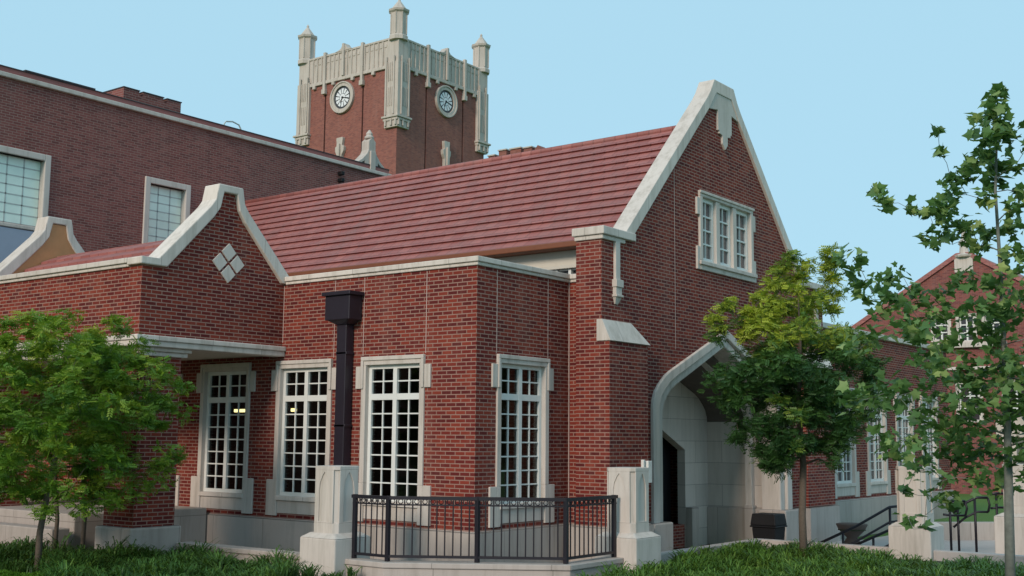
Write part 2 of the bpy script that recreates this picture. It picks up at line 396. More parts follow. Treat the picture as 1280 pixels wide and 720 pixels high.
# tiled roof, one lapped slab per course
mb = MB(); sl = math.hypot(RIDGE_Y-EAVE_Y, RIDGE_Z-EAVE_Z); dy = (RIDGE_Y-EAVE_Y)/NCOURSE; dz = COURSE_DZ
ny, nz = -(RIDGE_Z-EAVE_Z)/sl, (RIDGE_Y-EAVE_Y)/sl
for side in (1, -1):
    for i in range(NCOURSE):
        y0, z0 = EAVE_Y+i*dy, EAVE_Z+i*dz; y1, z1 = y0+dy*1.06, z0+dz*1.06
        lift, th = .052, .004
        pts = [(y0+ny*lift, z0+nz*lift), (y1+ny*th, z1+nz*th), (y1, z1-.03), (y0+dy*.16, z0+dz*.16-.02)]
        if side < 0: pts = [(2*RIDGE_Y-a, b) for a, b in pts]
        mb.prism(pts, 'x', -14.98, .597)
mb.build('roof', TILE, B)
mb = MB(); mb.tube([(-14.98, RIDGE_Y, RIDGE_Z+.02), (.59, RIDGE_Y, RIDGE_Z+.02)], .07, 10); mb.build('ridge_tile', TILE, B, smooth=True)
# rear walls close the volume
mb = MB(); mb.box(-14.98, .6, 10.3, 10.6, 0, 6.3); mb.build('rear_wall', BRICK, B)
# apex stone arch
mb = MB(); mb.prism(OUT[::1]+MIDA[::-1], 'x', .45, .95)
mb.build('arch_surround', STONE, B, bevel=.02)
mb = MB(); mb.prism(MIDA+INN[::-1], 'x', .40, .88); mb.build('arch_molding', STONE, B, bevel=.03)
for c in (YC-2.88, YC+2.88):
    mb = MB(); mb.box(.36, 1.04, c-.36, c+.36, 0, .98); mb.build('arch_base', STONE_BASE, B, bevel=.035, seg=3)
# vestibule
mb = MB()
TI = arch(2.72, 2.95, 1.0, 4.35, .1); TOo = arch(3.05, 2.95, 1.2, 4.75, .1)
mb.prism(TOo[:2]+[TOo[1]]+[] , 'x', 0, 0) if False else None
mb.box(-1.15, .42, YC+2.72, YC+3.0, .1, 3.2); mb.box(-1.15, .42, YC-3.0, YC-2.72, .1, 3.2)
DOOR = [(5.65, .1), (5.65, 2.3), (YC, 3.0), (8.88, 2.3), (8.88, .1)]
mb.prism([(YC-2.73, .1), (YC-2.73, 4.7), (YC+2.73, 4.7), (YC+2.73, .1)]+DOOR[::-1], 'x', -1.2, -1.0)
mb.build('porch_wall', STONE_BLOCK, B)
mb = MB()
up = [p for p in TI if p[1] >= 2.95]; uo = [(p[0], p[1]+.25) for p in up]
mb.prism(up+uo[::-1], 'x', -1.0, .42); mb.build('porch_ceiling', DARKWOOD, B)
mb = MB(); RI = arch(2.56, 2.93, .92, 4.36, .1); RO = arch(2.74, 2.96, 1.0, 4.5, .1)
mb.prism(RO+RI[::-1], 'x', .03, .20); mb.build('arch_rib', STONE, B, bevel=.015)
mb = MB(); mb.box(.02, .24, YC+2.52, YC+2.75, .1, 1.05); mb.box(-1.0, -.82, 8.88, 9.2, .1, 1.0); mb.box(-1.0, .42, YC+2.66, YC+2.73, .1, .98)
mb.build('porch_plinth', STONE_BASE, B, bevel=.02)
mb = MB(); mb.box(-1.5, -1.42, 5.6, 8.95, .62, 3.05); mb.build('door', BLACK, B)
mb = MB(); mb.box(-1.3, -1.02, 5.66, 8.87, .1, .62); mb.build('door_step', BRICK, B)
# stone plinth round the whole base
PL = [(-14, -.07), (.07, -.07), (.07, 2.64), (.28, 2.64), (.28, 2.38), (1.13, 2.38), (1.13, 3.84), (.96, 3.84), (.96, 3.98), (.45, 3.98), (.45, 3.2), (-.35, 3.2), (-.35, .35), (-14, .35)]
mb = MB(); mb.prism(PL, 'z', 0, .985); mb.prism([(.45, 10.52), (.96, 10.52), (.96, 10.93), (1.13, 10.93), (1.13, 12.68), (.3, 12.68), (.3, 12.3), (.45, 12.3)], 'z', 0, .985)
mb.prism([(-14, -.03), (.03, -.03), (.03, 2.68), (.32, 2.68), (.32, 2.42), (1.09, 2.42), (1.09, 3.80), (.92, 3.80), (.5, 3.8), (.5, 3.2), (-.3, 3.2), (-.3, .3), (-14, .3)], 'z', .985, 1.003)
mb.build('plinth', STONE_BASE, B, bevel=.018)
# control joints
for x in (-2.62, -1.12, -3.37, -4.765):
    mb = MB(); mb.box(x-.007, x+.007, -.0025, .02, 3.97 if x > -4 else 4.3, 5.4); mb.build('control_joint', STONE_JOINT, B)
for y in (.55, 2.05):
    mb = MB(); mb.box(-.02, .0025, y-.007, y+.007, 3.97, 5.4); mb.build('control_joint', STONE_JOINT, B)
mb = MB(); mb.box(.004, .02, 2.70, 2.717, 1.0, 5.4); mb.build('control_joint', STONE_JOINT, B)
mb = MB(); mb.box(.88, .8925, 5.12, 5.135, 4.3, 8.0); mb.build('control_joint', STONE_JOINT, B)

def tall_window(parent, axis, plane, u, glass=GLASS, name='window', deep=.10, rows=7, zt=0.0):
    w = WB(axis, plane)
    h = .75
    for s in (-1, 1):
        a, b = (u-h, u-.64) if s < 0 else (u+.64, u+h)
        w.wbox(a, b, -.1, .035, 1.72, 3.80)
        e0, e1 = (u-.89, u-h) if s < 0 else (u+h, u+.89)
        w.wbox(e0, e1, -.02, .036, 3.38, 3.78)
        e0, e1 = (u-.93, u-h) if s < 0 else (u+h, u+.93)
        w.wbox(e0, e1, -.02, .036, 1.05, 1.72)
        w.wbox(a, b, -.1, .036, 1.05, 1.72)
    w.wbox(u-h, u+h, -.1, .036, 3.80, 3.95)
    w.wbox(u-h-.0, u+h+.0, .036, .06, 3.88, 3.95)
    w.wbox(u-h, u-h+.06, .036, .06, 3.38, 3.88); w.wbox(u+h-.06, u+h, .036, .06, 3.38, 3.88)
    w.wbox(u-.64, u+.64, -.2, .012, 1.10, 1.39)
    surround = w.build(name, STONE, parent, bevel=.008)
    w = WB(axis, plane)
    w.wprism([(u-.66, 1.42), (u+.66, 1.42), (u+.66, 1.36), (u+.66, 1.34), (u-.66, 1.34)], -.14, .05)
    w.build('sill', STONE_CAP, surround, bevel=.006)
    w = WB(axis, plane); a, b = u-.64, u+.64
    d0, d1 = -deep-.02, -deep+.045
    w.wbox(a, a+.07, d0, d1, 1.42, 3.80); w.wbox(b-.07, b, d0, d1, 1.42, 3.80)
    w.wbox(a+.07, b-.07, d0, d1, 1.42, 1.49); w.wbox(a+.07, b-.07, d0, d1, 3.73, 3.80)
    w.wbox(u-.046, u+.046, d0, d1+.01, 1.49, 3.73)
    w.wbox(a+.07, u-.046, d0, d1+.005, 3.18, 3.29); w.wbox(u+.046, b-.07, d0, d1+.005, 3.18, 3.29)
    for lo, hi, n in ((1.49, 3.18, rows), (3.29, 3.73, 2)):
        for k in range(1, n):
            z = lo+(hi-lo)*k/n
            w.wbox(a+.07, u-.046, d0+.022, d1-.018, z-.0125, z+.0125); w.wbox(u+.046, b-.07, d0+.022, d1-.018, z-.0125, z+.0125)
    for m_ in ((a+.07+u-.046)/2, (u+.046+b-.07)/2):
        w.wbox(m_-.0125, m_+.0125, d0+.020, d1-.016, 1.49, 3.18); w.wbox(m_-.0125, m_+.0125, d0+.020, d1-.016, 3.29, 3.73)
    w.build('frame', WHITE, surround, bevel=.004)
    w = WB(axis, plane); w.wbox(a+.03, b-.03, -deep-.002, -deep+.004, 1.45, 3.77)
    w.build('glass', glass, surround)
    return surround
for c in WIN_Y0: tall_window(B, 'y', 0, c)
tall_window(B, 'x', 0, 1.3)
# room behind the windows
mb = MB()
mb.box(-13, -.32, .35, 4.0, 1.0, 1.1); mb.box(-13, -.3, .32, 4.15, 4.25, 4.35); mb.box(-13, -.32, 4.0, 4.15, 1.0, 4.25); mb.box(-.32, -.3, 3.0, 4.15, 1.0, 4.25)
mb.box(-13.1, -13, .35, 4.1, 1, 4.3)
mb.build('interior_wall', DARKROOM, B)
for (lx, ly, lz, w_) in ((-9.0, 2.6, 3.10, .22), (-7.15, 2.5, 3.10, .05), (-2.45, 3.4, 2.90, .09)):
    mb = MB(); mb.box(lx-w_, lx+w_, ly-.05, ly+.05, lz-.035, lz+.035)
    mb.build('pendant_lamp', emit_mat('warm_lamp', (1, .72, .3), 6), B, bevel=.01)
# gable window: three lights
w = WB('x', .89)
w.wbox(6.12, 6.24, -.12, .05, 6.2, 7.54); w.wbox(8.48, 8.60, -.12, .05, 6.2, 7.54)
w.wbox(6.0, 6.12, -.02, .045, 7.14, 7.50); w.wbox(6.0, 6.12, -.02, .045, 6.0, 6.48)
w.wbox(8.60, 8.72, -.02, .045, 7.14, 7.50); w.wbox(8.60, 8.72, -.02, .045, 6.0, 6.48)
w.wbox(6.12, 8.60, -.12, .05, 7.54, 7.66); w.wbox(6.10, 8.62, .05, .08, 7.60, 7.66)
w.wbox(6.12, 8.60, -.12, .052, 6.0, 6.2); w.wbox(6.05, 8.67, .052, .10, 6.10, 6.18)
w.wbox(6.86, 7.03, -.12, .03, 6.2, 7.54); w.wbox(7.64, 7.81, -.12, .03, 6.2, 7.54)
gw = w.build('gable_window', STONE, B, bevel=.01)
w = WB('x', .89)
for a, b in ((6.24, 6.86), (7.03, 7.64), (7.81, 8.48)):
    w.wbox(a, a+.07, -.12, -.04, 6.2, 7.54); w.wbox(b-.07, b, -.12, -.04, 6.2, 7.54)
    w.wbox(a+.07, b-.07, -.12, -.04, 6.2, 6.28); w.wbox(a+.07, b-.07, -.12, -.04, 7.46, 7.54)
    for k in (1, 2, 3): z = 6.28+k*1.18/4; w.wbox(a+.07, b-.07, -.10, -.055, z-.018, z+.018)
    m_ = (a+b)/2; w.wbox(m_-.012, m_+.012, -.10, -.06, 6.28, 7.46)
w.build('frame', WHITE, gw, bevel=.004)
w = WB('x', .89); w.wbox(6.2, 8.5, -.13, -.10, 6.2, 7.56); w.build('glass', GLASS_GAB, gw)
# porch wing with its small gable
mb = MB()
gy = -1.42
inner = [(-2.93, 5.43), (-2.84, 5.43), (-1.90, 6.36), (-1.72, 6.62), (-1.62, 6.95), (-1.22, 6.95), (-1.12, 6.62), (-.94, 6.36), (0, 5.43)]
mb.prism([(-3.2, 4.22), (-3.2, 5.43)]+inner+[(-.003, 4.22)], 'x', -5.08, -4.78)
mb.prism(rect(-16, -5.083, 4.22, 5.43), 'y', -3.2, -2.9)
mb.box(-5.75, -4.90, -3.05, -2.22, .9, 3.88); mb.box(-10.6, -9.75, -3.05, -2.22, .9, 3.88)
mb.build('porch_wing_wall', BRICK, B)
o1 = [(-3.28, 5.43), (-3.28, 5.56), (-2.93, 5.56), (-1.86, 6.66), (-1.76, 6.80), (-1.70, 7.10), (-1.14, 7.10), (-1.08, 6.80), (-.98, 6.66), (.08, 5.56), (.08, 5.43)]
i1 = [(-.10, 5.43), (-1.06, 6.46), (-1.20, 6.66), (-1.27, 6.96), (-1.57, 6.96), (-1.64, 6.66), (-1.78, 6.46), (-2.74, 5.43)]
def gable_cop(x0, x1, foot):
    O_ = o1 if foot else o1[2:]
    mb = MB(); mb.prism(O_+i1, 'x', x0, x1); return mb.build('small_gable_coping', STONE_CAP, B, bevel=.02)
gable_cop(-5.12, -4.70, True)
mb = MB(); mb.prism([(-2.9, 5.3)]+inner[1:]+[(0, 5.3)], 'x', -10.6, -10.33); mb.build('rear_gable_face', TAN, B)
mb = MB(); mb.prism([(-2.84, 5.43), (-2.93, 5.56), (-1.86, 6.66), (-1.76, 6.80), (-1.70, 7.10), (-1.14, 7.10), (-1.08, 6.80), (-.98, 6.66), (0.05, 5.56)]+[(-.12, 5.43), (-1.06, 6.46), (-1.20, 6.66), (-1.27, 6.96), (-1.57, 6.96), (-1.64, 6.66), (-1.78, 6.46), (-2.74, 5.43)], 'x', -10.72, -10.30)
mb.build('small_gable_coping', STONE_CAP, B, bevel=.02)
mb = MB(); mb.box(-16, -5.125, -3.28, -2.85, 5.47, 5.56); mb.box(-16, -5.125, -3.24, -2.88, 5.41, 5.47); mb.build('parapet_coping', STONE_CAP, B, bevel=.012)
# small tiled roof between its two gables
mb = MB(); n = 4; ye, ze, yr, zr = -2.86, 5.46, gy, 6.26
for s in (1, -1):
    for i in range(n):
        a0, b0 = ye+(yr-ye)*i/n, ze+(zr-ze)*i/n; a1, b1 = ye+(yr-ye)*(i+1.04)/n, ze+(zr-ze)*(i+1.04)/n
        pts = [(a0-.02, b0+.04), (a1, b1), (a1, b1-.06), (a0-.01, b0-.03)]
        if s < 0: pts = [(2*yr-a, b) for a, b in pts]
        mb.prism(pts, 'x', -10.3, -5.09)
mb.build('porch_wing_roof', TILE, B)
# cornice and soffit
for (o_, z0, z1) in ((.12, 4.13, 4.22), (.09, 4.03, 4.13)):
    mb = MB(); mb.prism([(-16, -3.2-o_), (-4.78+o_, -3.2-o_), (-4.78+o_, .0), (-5.0, .0), (-5.0, -2.95), (-16, -2.95)], 'z', z0, z1); mb.build('cornice', STONE_CAP, B, bevel=.015)
mb = MB(); mb.box(-5.83, -4.82, -3.13, -2.14, 3.88, 3.96); mb.box(-5.86, -4.77, -3.17, -2.09, 3.96, 4.03); mb.box(-10.7, -9.65, -3.15, -2.12, 3.9, 4.03)
mb.box(-9.65, -5.87, -3.14, -2.9, 3.9, 4.03)
mb.build('pier_capital', STONE_CAP, B, bevel=.015)
mb = MB(); mb.box(-14, -5.0, -2.95, -.01, 4.06, 4.2); mb.build('soffit', CREAM, B)
mb = MB(); mb.box(-5.85, -4.80, -3.15, -2.12, .1, .98); mb.build('pier_base', STONE_BASE, B, bevel=.04, seg=3)
mb = MB(); mb.box(-10.7, -9.65, -3.15, -2.12, .1, .98); mb.build('pier_base', STONE_BASE, B, bevel=.04, seg=3)
mb = MB(); mb.box(-14, -6.5, -3.55, -3.2, .1, .90); mb.box(-14, -6.7, -3.0, -.1, .1, 1.12); mb.build('porch_step', STONE_BASE, B, bevel=.02)
# diamond ornament
for dy_, dz_ in ((0, .2), (0, -.2), (-.2, 0), (.2, 0)):
    mb = MB(); c, z, r = -1.37+dy_, 5.67+dz_, .165
    mb.prism([(c-r, z), (c, z+r*1.02), (c+r, z), (c, z-r*1.02)], 'x', -4.79, -4.755); mb.build('diamond_ornament', STONE_CAP, B, bevel=.005)
# leader head and downpipe
mb = MB(); mb.box(-3.28, -2.66, -.34, -.02, 4.62, 5.06); mb.box(-3.33, -2.61, -.39, -.01, 5.06, 5.13)
mb.add([(-3.24, -.32, 4.62), (-2.70, -.32, 4.62), (-2.70, -.02, 4.62), (-3.24, -.02, 4.62), (-3.10, -.22, 4.54), (-2.84, -.22, 4.54), (-2.84, -.02, 4.54), (-3.10, -.02, 4.54)],
       [(0, 1, 5, 4), (1, 2, 6, 5), (2, 3, 7, 6), (3, 0, 4, 7), (7, 6, 5, 4)])
mb.box(-3.09, -2.85, -.21, -.02, .3, 4.54)
for z in (1.4, 2.7, 4.0): mb.box(-3.11, -2.83, -.21, -.01, z, z+.05)
mb.build('downpipe', PIPE, B, bevel=.01)
mb = MB(); mb.box(1.06, 1.12, 3.50, 3.56, 1.80, 2.16); mb.box(1.06, 1.16, 3.60, 3.74, 1.74, 2.14); mb.build('wall_box', WHITE, B, bevel=.01)

# ------------------------------------------------------------------ side wing past the gable
Wg = thing('side_wing', (.2, 18, 0), 'low brick wing with white paned windows receding behind the dark green tree', 'building')
WY = [15.05, 17.45, 19.75, 22.0]
mb = MB(); mb.prism(rect(12.7, 24, 1.0, 5.43), 'x', .05, .35, [rect(c-HW, c+HW, 1.4, 3.84) for c in WY]); mb.box(-14, .05, 23.7, 24, 0, 5.4)
mb.build('wall', BRICK, Wg)
mb = MB(); mb.box(.0, .42, 12.6, 24.05, 0, 1.0); mb.build('plinth', STONE_BASE, Wg, bevel=.02)
mb = MB(); mb.box(.0, .44, 12.6, 24.05, 5.43, 5.57); mb.build('parapet_coping', STONE_CAP, Wg, bevel=.015)
mb = MB(); mb.box(-14, .1, 12.5, 24, 5.2, 5.3); mb.box(-14, -.3, 12.5, 12.6, 0, 6.2); mb.build('flat_roof', ROOFDARK, Wg)
for c in WY: tall_window(Wg, 'x', .35, c, glass=GLASS_DARK)
mb = MB(); mb.box(.36, .48, 13.45, 13.60, .2, 5.2); mb.box(.36, .6, 13.35, 13.7, 5.0, 5.25); mb.build('downpipe', PIPE, Wg, bevel=.01)

# ------------------------------------------------------------------ tall building behind on the left
K = thing('flat_roofed_building', (-16, 0, 0), 'big brown brick block with large pale windows behind the small stone gable', 'building')
mb = MB(); mb.prism(rect(-24, 13.7, 0, 11.34), 'x', -15.3, -15.0, [rect(-3.2, .95, 7.72, 9.44), rect(4.02, 5.30, 6.3, 9.44)])
mb.box(-30, -15.0, 13.7, 14.0, 0, 11.34)
mb.build('wall', BRICK_FAR, K)
mb = MB(); mb.box(-15.6, -14.9, -24, 13.72, 11.34, 11.46); mb.build('cornice', STONE, K, bevel=.02)
mb = MB(); mb.box(-15.8, -14.97, -24, 13.6, 11.46, 11.60); mb.box(-30, -15.8, -24, 14, 11.2, 11.3); mb.build('roof', TILE, K)
mb = MB(); mb.box(-15.85, -14.95, -24, 13.6, 11.60, 11.625); mb.box(-15.85, -14.93, .2, 2.2, 11.625, 11.66); mb.build('roof_edge', ROOFDARK, K)
mb = MB()
zc = 12.16
mb.box(-18.5, -16, 3.77, 5.72, 11.2, zc)
for a, b in ((3.77, 4.28), (4.42, 5.10), (5.24, 5.72)): mb.box(-18.5, -16, a, b, zc, 12.28)
mb.build('chimney', BRICK_FAR, K)
mb = MB()
for a, b in ((3.75, 4.30), (4.40, 5.12), (5.22, 5.74)): mb.box(-18.52, -15.98, a, b, 12.28, 12.31)
mb.build('chimney_cap', ROOFDARK, K)
def big_window(u0, u1, z0, z1, cols, rows):
    w = WB('x', -15.0)
    w.wbox(u0-.17, u0, -.2, .05, z0-.05, z1+.17); w.wbox(u1, u1+.17, -.2, .05, z0-.05, z1+.17); w.wbox(u0, u1, -.2, .05, z1, z1+.17)
    w.wbox(u0-.2, u1+.2, -.2, .08, z0-.15, z0-.05)
    s = w.build('window', STONE, K, bevel=.02)
    w = WB('x', -15.0)
    for k in range(cols+1): u = u0+(u1-u0)*k/cols; w.wbox(u-.018, u+.018, -.2, -.15, z0, z1)
    for k in range(rows+1): z = z0+(z1-z0)*k/rows; w.wbox(u0, u1, -.19, -.15, z-.016, z+.016)
    w.build('frame', PALE_BAR, s)
    w = WB('x', -15.0); w.wbox(u0, u1, -.20, -.155, z0, z1); w.build('glass', GLASS_PALE, s)
big_window(-3.15, .90, 7.75, 9.44, 9, 7)
big_window(4.08, 5.26, 6.35, 9.44, 3, 13)
mb = MB(); mb.box(-15.0, -14.94, -4, 1.1, 4.5, 7.58); mb.build('grey_panel', BLUEPANEL, K)
mb = MB()
for z in (10.82, 11.05): mb = MB(); mb.box(-15, -14.8, 11.2, 11.34, z-.06, z+.06); mb.build('wall_lamp', BLACK, K, bevel=.02)
mb = MB()
mb.tube([(-16, 7.3, 11.3), (-16, 7.3, 11.95), (-16, 7.4, 12.1), (-16, 7.65, 12.15), (-16, 7.9, 12.1), (-16, 8.0, 11.95)], .025, 6); mb.build('vent_pipe', PALE_BAR, K)
F_ = [(11.80, 11.46), (12.05, 11.58), (12.35, 11.80), (12.55, 12.0), (12.62, 12.15), (12.62, 12.45), (12.78, 12.60), (12.95, 12.45), (12.95, 12.15), (13.02, 12.0), (13.2, 11.8), (13.45, 11.62), (13.75, 11.46)]
mb = MB(); mb.prism(F_, 'x', -15.35, -15.0, [[(12.1, 11.53), (12.45, 11.53), (12.45, 11.72)], [(13.4, 11.53), (13.08, 11.53), (13.08, 11.74)]])
mb.box(-15.0, -14.93, 12.66, 12.90, 11.46, 12.1); mb.lathe((-15.15, 12.78, 12.55), [(.16, 0), (.17, .06), (.1, .12), (.12, .18), (.02, .32)], 10)
mb.build('finial_gable', STONE_TOWER, K, bevel=.02)

# ------------------------------------------------------------------ clock tower
T = thing('clock_tower', (-43.9, 44.4, 0), 'tall square brick clock tower with pale stone battlement and corner turrets', 'tower')
x0, x1, y0, y1 = -48.6, -39.35, 39.95, 49.1
def plan(off, rec=0):
    a, b, c, d = x0-off, x1+off, y0-off, y1+off; g = .07
    L = [(a, c)]
    for u in (-46.16, -42.53): L += [(u-g, c), (u-g, c+rec), (u+g, c+rec), (u+g, c)]
    L += [(b, c)]
    for u in (42.8, 46.69): L += [(b, u-g), (b-rec, u-g), (b-rec, u+g), (b, u+g)]
    return L+[(b, d), (a, d)]
mb = MB(); mb.prism(plan(0, .28), 'z', 0, 27.1); mb.build('wall', BRICK_TOWER, T)
mb = MB(); mb.prism([(x0-.05, y0-.05), (x1+.05, y0-.05), (x1+.05, y1+.05), (x0-.05, y1+.05)], 'z', 26.95, 28.85)
mb.prism([(x0-.16, y0-.16), (x1+.16, y0-.16), (x1+.16, y1+.16), (x0-.16, y1+.16)], 'z', 26.85, 27.08)
mb.prism([(x0-.12, y0-.12), (x1+.12, y0-.12), (x1+.12, y1+.12), (x0-.12, y1+.12)], 'z', 28.80, 28.95)
k = 0
u = x0+1.2
while u < x1-1.0:
    mb.box(u-.05, u+.05, y0-.13, y0, 27.08, 28.8); mb.box(u+.1, u+.32, y0-.09, y0, 28.35, 28.6); u += .42
u = y0+1.2
while u < y1-1.0:
    mb.box(x1, x1+.13, u-.05, u+.05, 27.08, 28.8); mb.box(x1, x1+.09, u+.1, u+.32, 28.35, 28.6); u += .42
for u in (-46.16, -42.53): mb.box(u-.11, u+.11, y0-.24, y0, 26.2, 29.1); mb.box(u-.17, u+.17, y0-.28, y0, 26.1, 26.45)
for u in (42.8, 46.69): mb.box(x1, x1+.24, u-.11, u+.11, 26.2, 29.1); mb.box(x1, x1+.28, u-.17, u+.17, 26.1, 26.45)
for u in (-44.35,): mb.prism([(u-.9, 28.9), (u-.35, 29.05), (u, 29.45), (u+.35, 29.05), (u+.9, 28.9)], 'y', y0-.16, y0+.4); mb.box(u-.1, u+.1, y0-.25, y0, 27.1, 29.4)
for u in (44.75,): mb.prism([(u-.9, 28.9), (u-.35, 29.05), (u, 29.45), (u+.35, 29.05), (u+.9, 28.9)], 'x', x1-.4, x1+.16); mb.box(x1, x1+.25, u-.1, u+.1, 27.1, 29.4)
for u in (-47.2, -45.3, -43.45, -41.5): mb.box(u-.13, u+.13, y0-.2, y0, 26.62, 26.86)
for u in (41.6, 43.8, 45.75, 47.8): mb.box(x1, x1+.2, u-.13, u+.13, 26.62, 26.86)
mb.build('stone_parapet', STONE_TOWER, T, bevel=.03)
for cx, cy, sx, sy in ((x1, y0, 1, -1), (x0, y0, -1, -1), (x1, y1, 1, 1), (x0, y1, -1, 1)):
    mb = MB(); L = .98
    def q(o_, l): return (min(cx-sx*l, cx+sx*o_), max(cx-sx*l, cx+sx*o_), min(cy-sy*l, cy+sy*o_), max(cy-sy*l, cy+sy*o_))
    mb.box(*q(.22, L), 23.5, 27.2)
    mb.box(*q(.16, L-.15), 27.2, 28.9)
    for l in (.12, .82):
        a = cx-sx*l; mb.box(a-.06, a+.06, cy+sy*.22, cy+sy*.31, 23.6, 27.6)
        b = cy-sy*l; mb.box(cx+sx*.22, cx+sx*.31, b-.06, b+.06, 23.6, 27.6)
    for hh_ in (24.2, 25.9):
        for l in (.3, .47, .64):
            a = cx-sx*l; mb.box(a-.03, a+.03, cy+sy*.22, cy+sy*.27, hh_, hh_+1.3); b = cy-sy*l; mb.box(cx+sx*.22, cx+sx*.27, b-.03, b+.03, hh_, hh_+1.3)
    mb.box(*q(.38, L+.10), 23.38, 23.52); mb.box(*q(.28, L+.04), 23.2, 23.38); mb.box(*q(.20, L), 22.75, 23.2)
    for l in (-.1, .3, .8):
        a = cx-sx*l; mb.box(a-.07, a+.07, cy+sy*.2, cy+sy*.32, 22.85, 23.3); b = cy-sy*l; mb.box(cx+sx*.2, cx+sx*.32, b-.07, b+.07, 22.85, 23.3)
    mb.build('corner_buttress', STONE_TOWER, T, bevel=.03)
    tx, ty = cx-sx*.2, cy-sy*.2
    mb = MB(); mb.lathe((tx, ty, 28.7), [(.66, 0), (.66, .25), (.56, .35), (.56, 1.85), (.70, 1.95), (.74, 2.08), (.56, 2.12), (.08, 2.78), (.10, 2.86), (.03, 3.0)], 8)
    for kk in range(8):
        an = 2*math.pi*kk/8+math.pi/8; mb.tube([(tx+.56*math.cos(an), ty+.56*math.sin(an), 29.1), (tx+.56*math.cos(an), ty+.56*math.sin(an), 30.6)], .05, 5)
    mb.build('turret', STONE_TOWER, T)
def disc(mb, ax, pl, cu, cz, r0, r1, d0, d1, n=40):
    P_ = [(cu+r1*math.cos(2*math.pi*k/n), cz+r1*math.sin(2*math.pi*k/n)) for k in range(n)]
    H_ = [(cu+r0*math.cos(2*math.pi*k/n), cz+r0*math.sin(2*math.pi*k/n)) for k in range(n)] if r0 else None
    w = WB(ax, pl); w.wprism(P_, d0, d1, [H_] if H_ else []); mb.add(w.v, w.f)
DIAL = plain('clock_dial', (.05, .05, .06), .5); DIALW = plain('clock_white', (.78, .78, .80), .5, var=.03)
for ax, pl, cu, hh in (('y', y0, -44.42, (100, 205)), ('x', x1, 44.78, (100, 205))):
    cz = 25.60
    mb = MB(); disc(mb, ax, pl, cu, cz, .80, 1.02, 0, .14); disc(mb, ax, pl, cu, cz, 1.02, 1.12, 0, .2)
    ring = mb.build('clock', STONE_TOWER, T, bevel=.02)
    mb = MB(); disc(mb, ax, pl, cu, cz, 0, .81, .0, .03); mb.build('dial', DIAL, ring)
    mb = MB(); disc(mb, ax, pl, cu, cz, 0, .27, .06, .075)
    for k in range(12):
        a = 2*math.pi*k/12
        def pt(r, w_): return (cu+r*math.sin(a)+w_*math.cos(a), cz+r*math.cos(a)-w_*math.sin(a))
        w = WB(ax, pl); w.wprism([pt(.30, -.06), pt(.64, -.125), pt(.64, .125), pt(.30, .06)], .06, .075); mb.add(w.v, w.f)
    mb.build('numeral_ring', DIALW, ring)
    mb = MB()
    for a, ln, wd in ((math.radians(hh[0]), .6, .035), (math.radians(hh[1]), .42, .05)):
        def pt(r, w_): return (cu+r*math.sin(a)+w_*math.cos(a), cz+r*math.cos(a)-w_*math.sin(a))
        w = WB(ax, pl); w.wprism([pt(-.08, -wd), pt(ln, -wd*.4), pt(ln, wd*.4), pt(-.08, wd)], .08, .10); mb.add(w.v, w.f)
    disc(mb, ax, pl, cu, cz, 0, .08, .08, .11, 12)
    mb.build('hand', BLACK, ring)
    w = WB(ax, pl)
    w.wprism([(cu-.30, 22.75), (cu-.30, 22.6), (cu-.24, 22.2), (cu-.42, 22.1), (cu-.40, 21.8), (cu-.22, 21.5), (cu-.22, 20.2), (cu+.22, 20.2), (cu+.22, 21.5), (cu+.40, 21.8), (cu+.42, 22.1), (cu+.24, 22.2), (cu+.30, 22.6), (cu+.30, 22.75)], 0, .25)
    w.wbox(cu-.12, cu+.12, .25, .4, 20.2, 22.3)
    w.build('niche', STONE_TOWER, T, bevel=.03)

# castellated parapet far behind the ridge
Cc = thing('castellated_building', (-44, 62, 0), 'distant brick range with battlements just above the red roof ridge', 'building')
mb = MB(); mb.box(-52, -41.9, 60, 64, 0, 25.6)
for a, b, t in ((-47.6, -46.9, 25.9), (-46.5, -45.7, 26.2), (-45.3, -44.2, 26.15), (-43.9, -43.1, 26.05)): mb.box(a, b, 60, 60.6, 25.6, t)
mb.prism([(-43.0, 25.6), (-42.5, 26.15), (-41.9, 25.6)], 'y', 60, 61)
mb.build('wall', BRICK_TOWER, Cc)
mb = MB()
for a, b, t in ((-47.6, -46.9, 25.9), (-46.5, -45.7, 26.2), (-45.3, -44.2, 26.15), (-43.9, -43.1, 26.05)): mb.box(a-.05, b+.05, 59.9, 60.7, t, t+.1)
mb.build('battlement_cap', STONE_TOWER, Cc)

# ------------------------------------------------------------------ far gabled building on the right
R_ = thing('distant_gabled_building', (-5, 47, 0), 'distant red brick building with broad gable seen through the sycamore leaves', 'building')
yb = 45
wins = [(-6.25, 7.65, 8.75), (-5.0, 7.55, 8.75), (-3.75, 7.65, 8.75)]
lowins = [(-9.4, 3.6, 5.4), (-7.2, 3.6, 5.4), (-5.0, 3.6, 5.4), (-2.8, 3.6, 5.4), (-.6, 3.6, 5.4), (1.6, 3.6, 5.4)]
gpts = [(-12.5, 0), (-12.5, 7.5), (-11.2, 8.3), (-5.35, 11.75), (-4.65, 11.75), (1.2, 8.3), (2.5, 7.5), (2.5, 0)]
mb = MB(); mb.prism(gpts, 'y', yb, yb+.4, [rect(c-.36, c+.36, a, b) for c, a, b in wins]+[rect(c-.5, c+.5, a, b) for c, a, b in lowins])
mb.box(-12.5, 2.5, yb+8, yb+8.4, 0, 7.5); mb.box(2.1, 2.5, yb+.4, yb+8, 0, 7.5); mb.box(-12.5, -12.1, yb+.4, yb+8, 0, 7.5)
mb.build('wall', BRICK_RIGHT, R_)
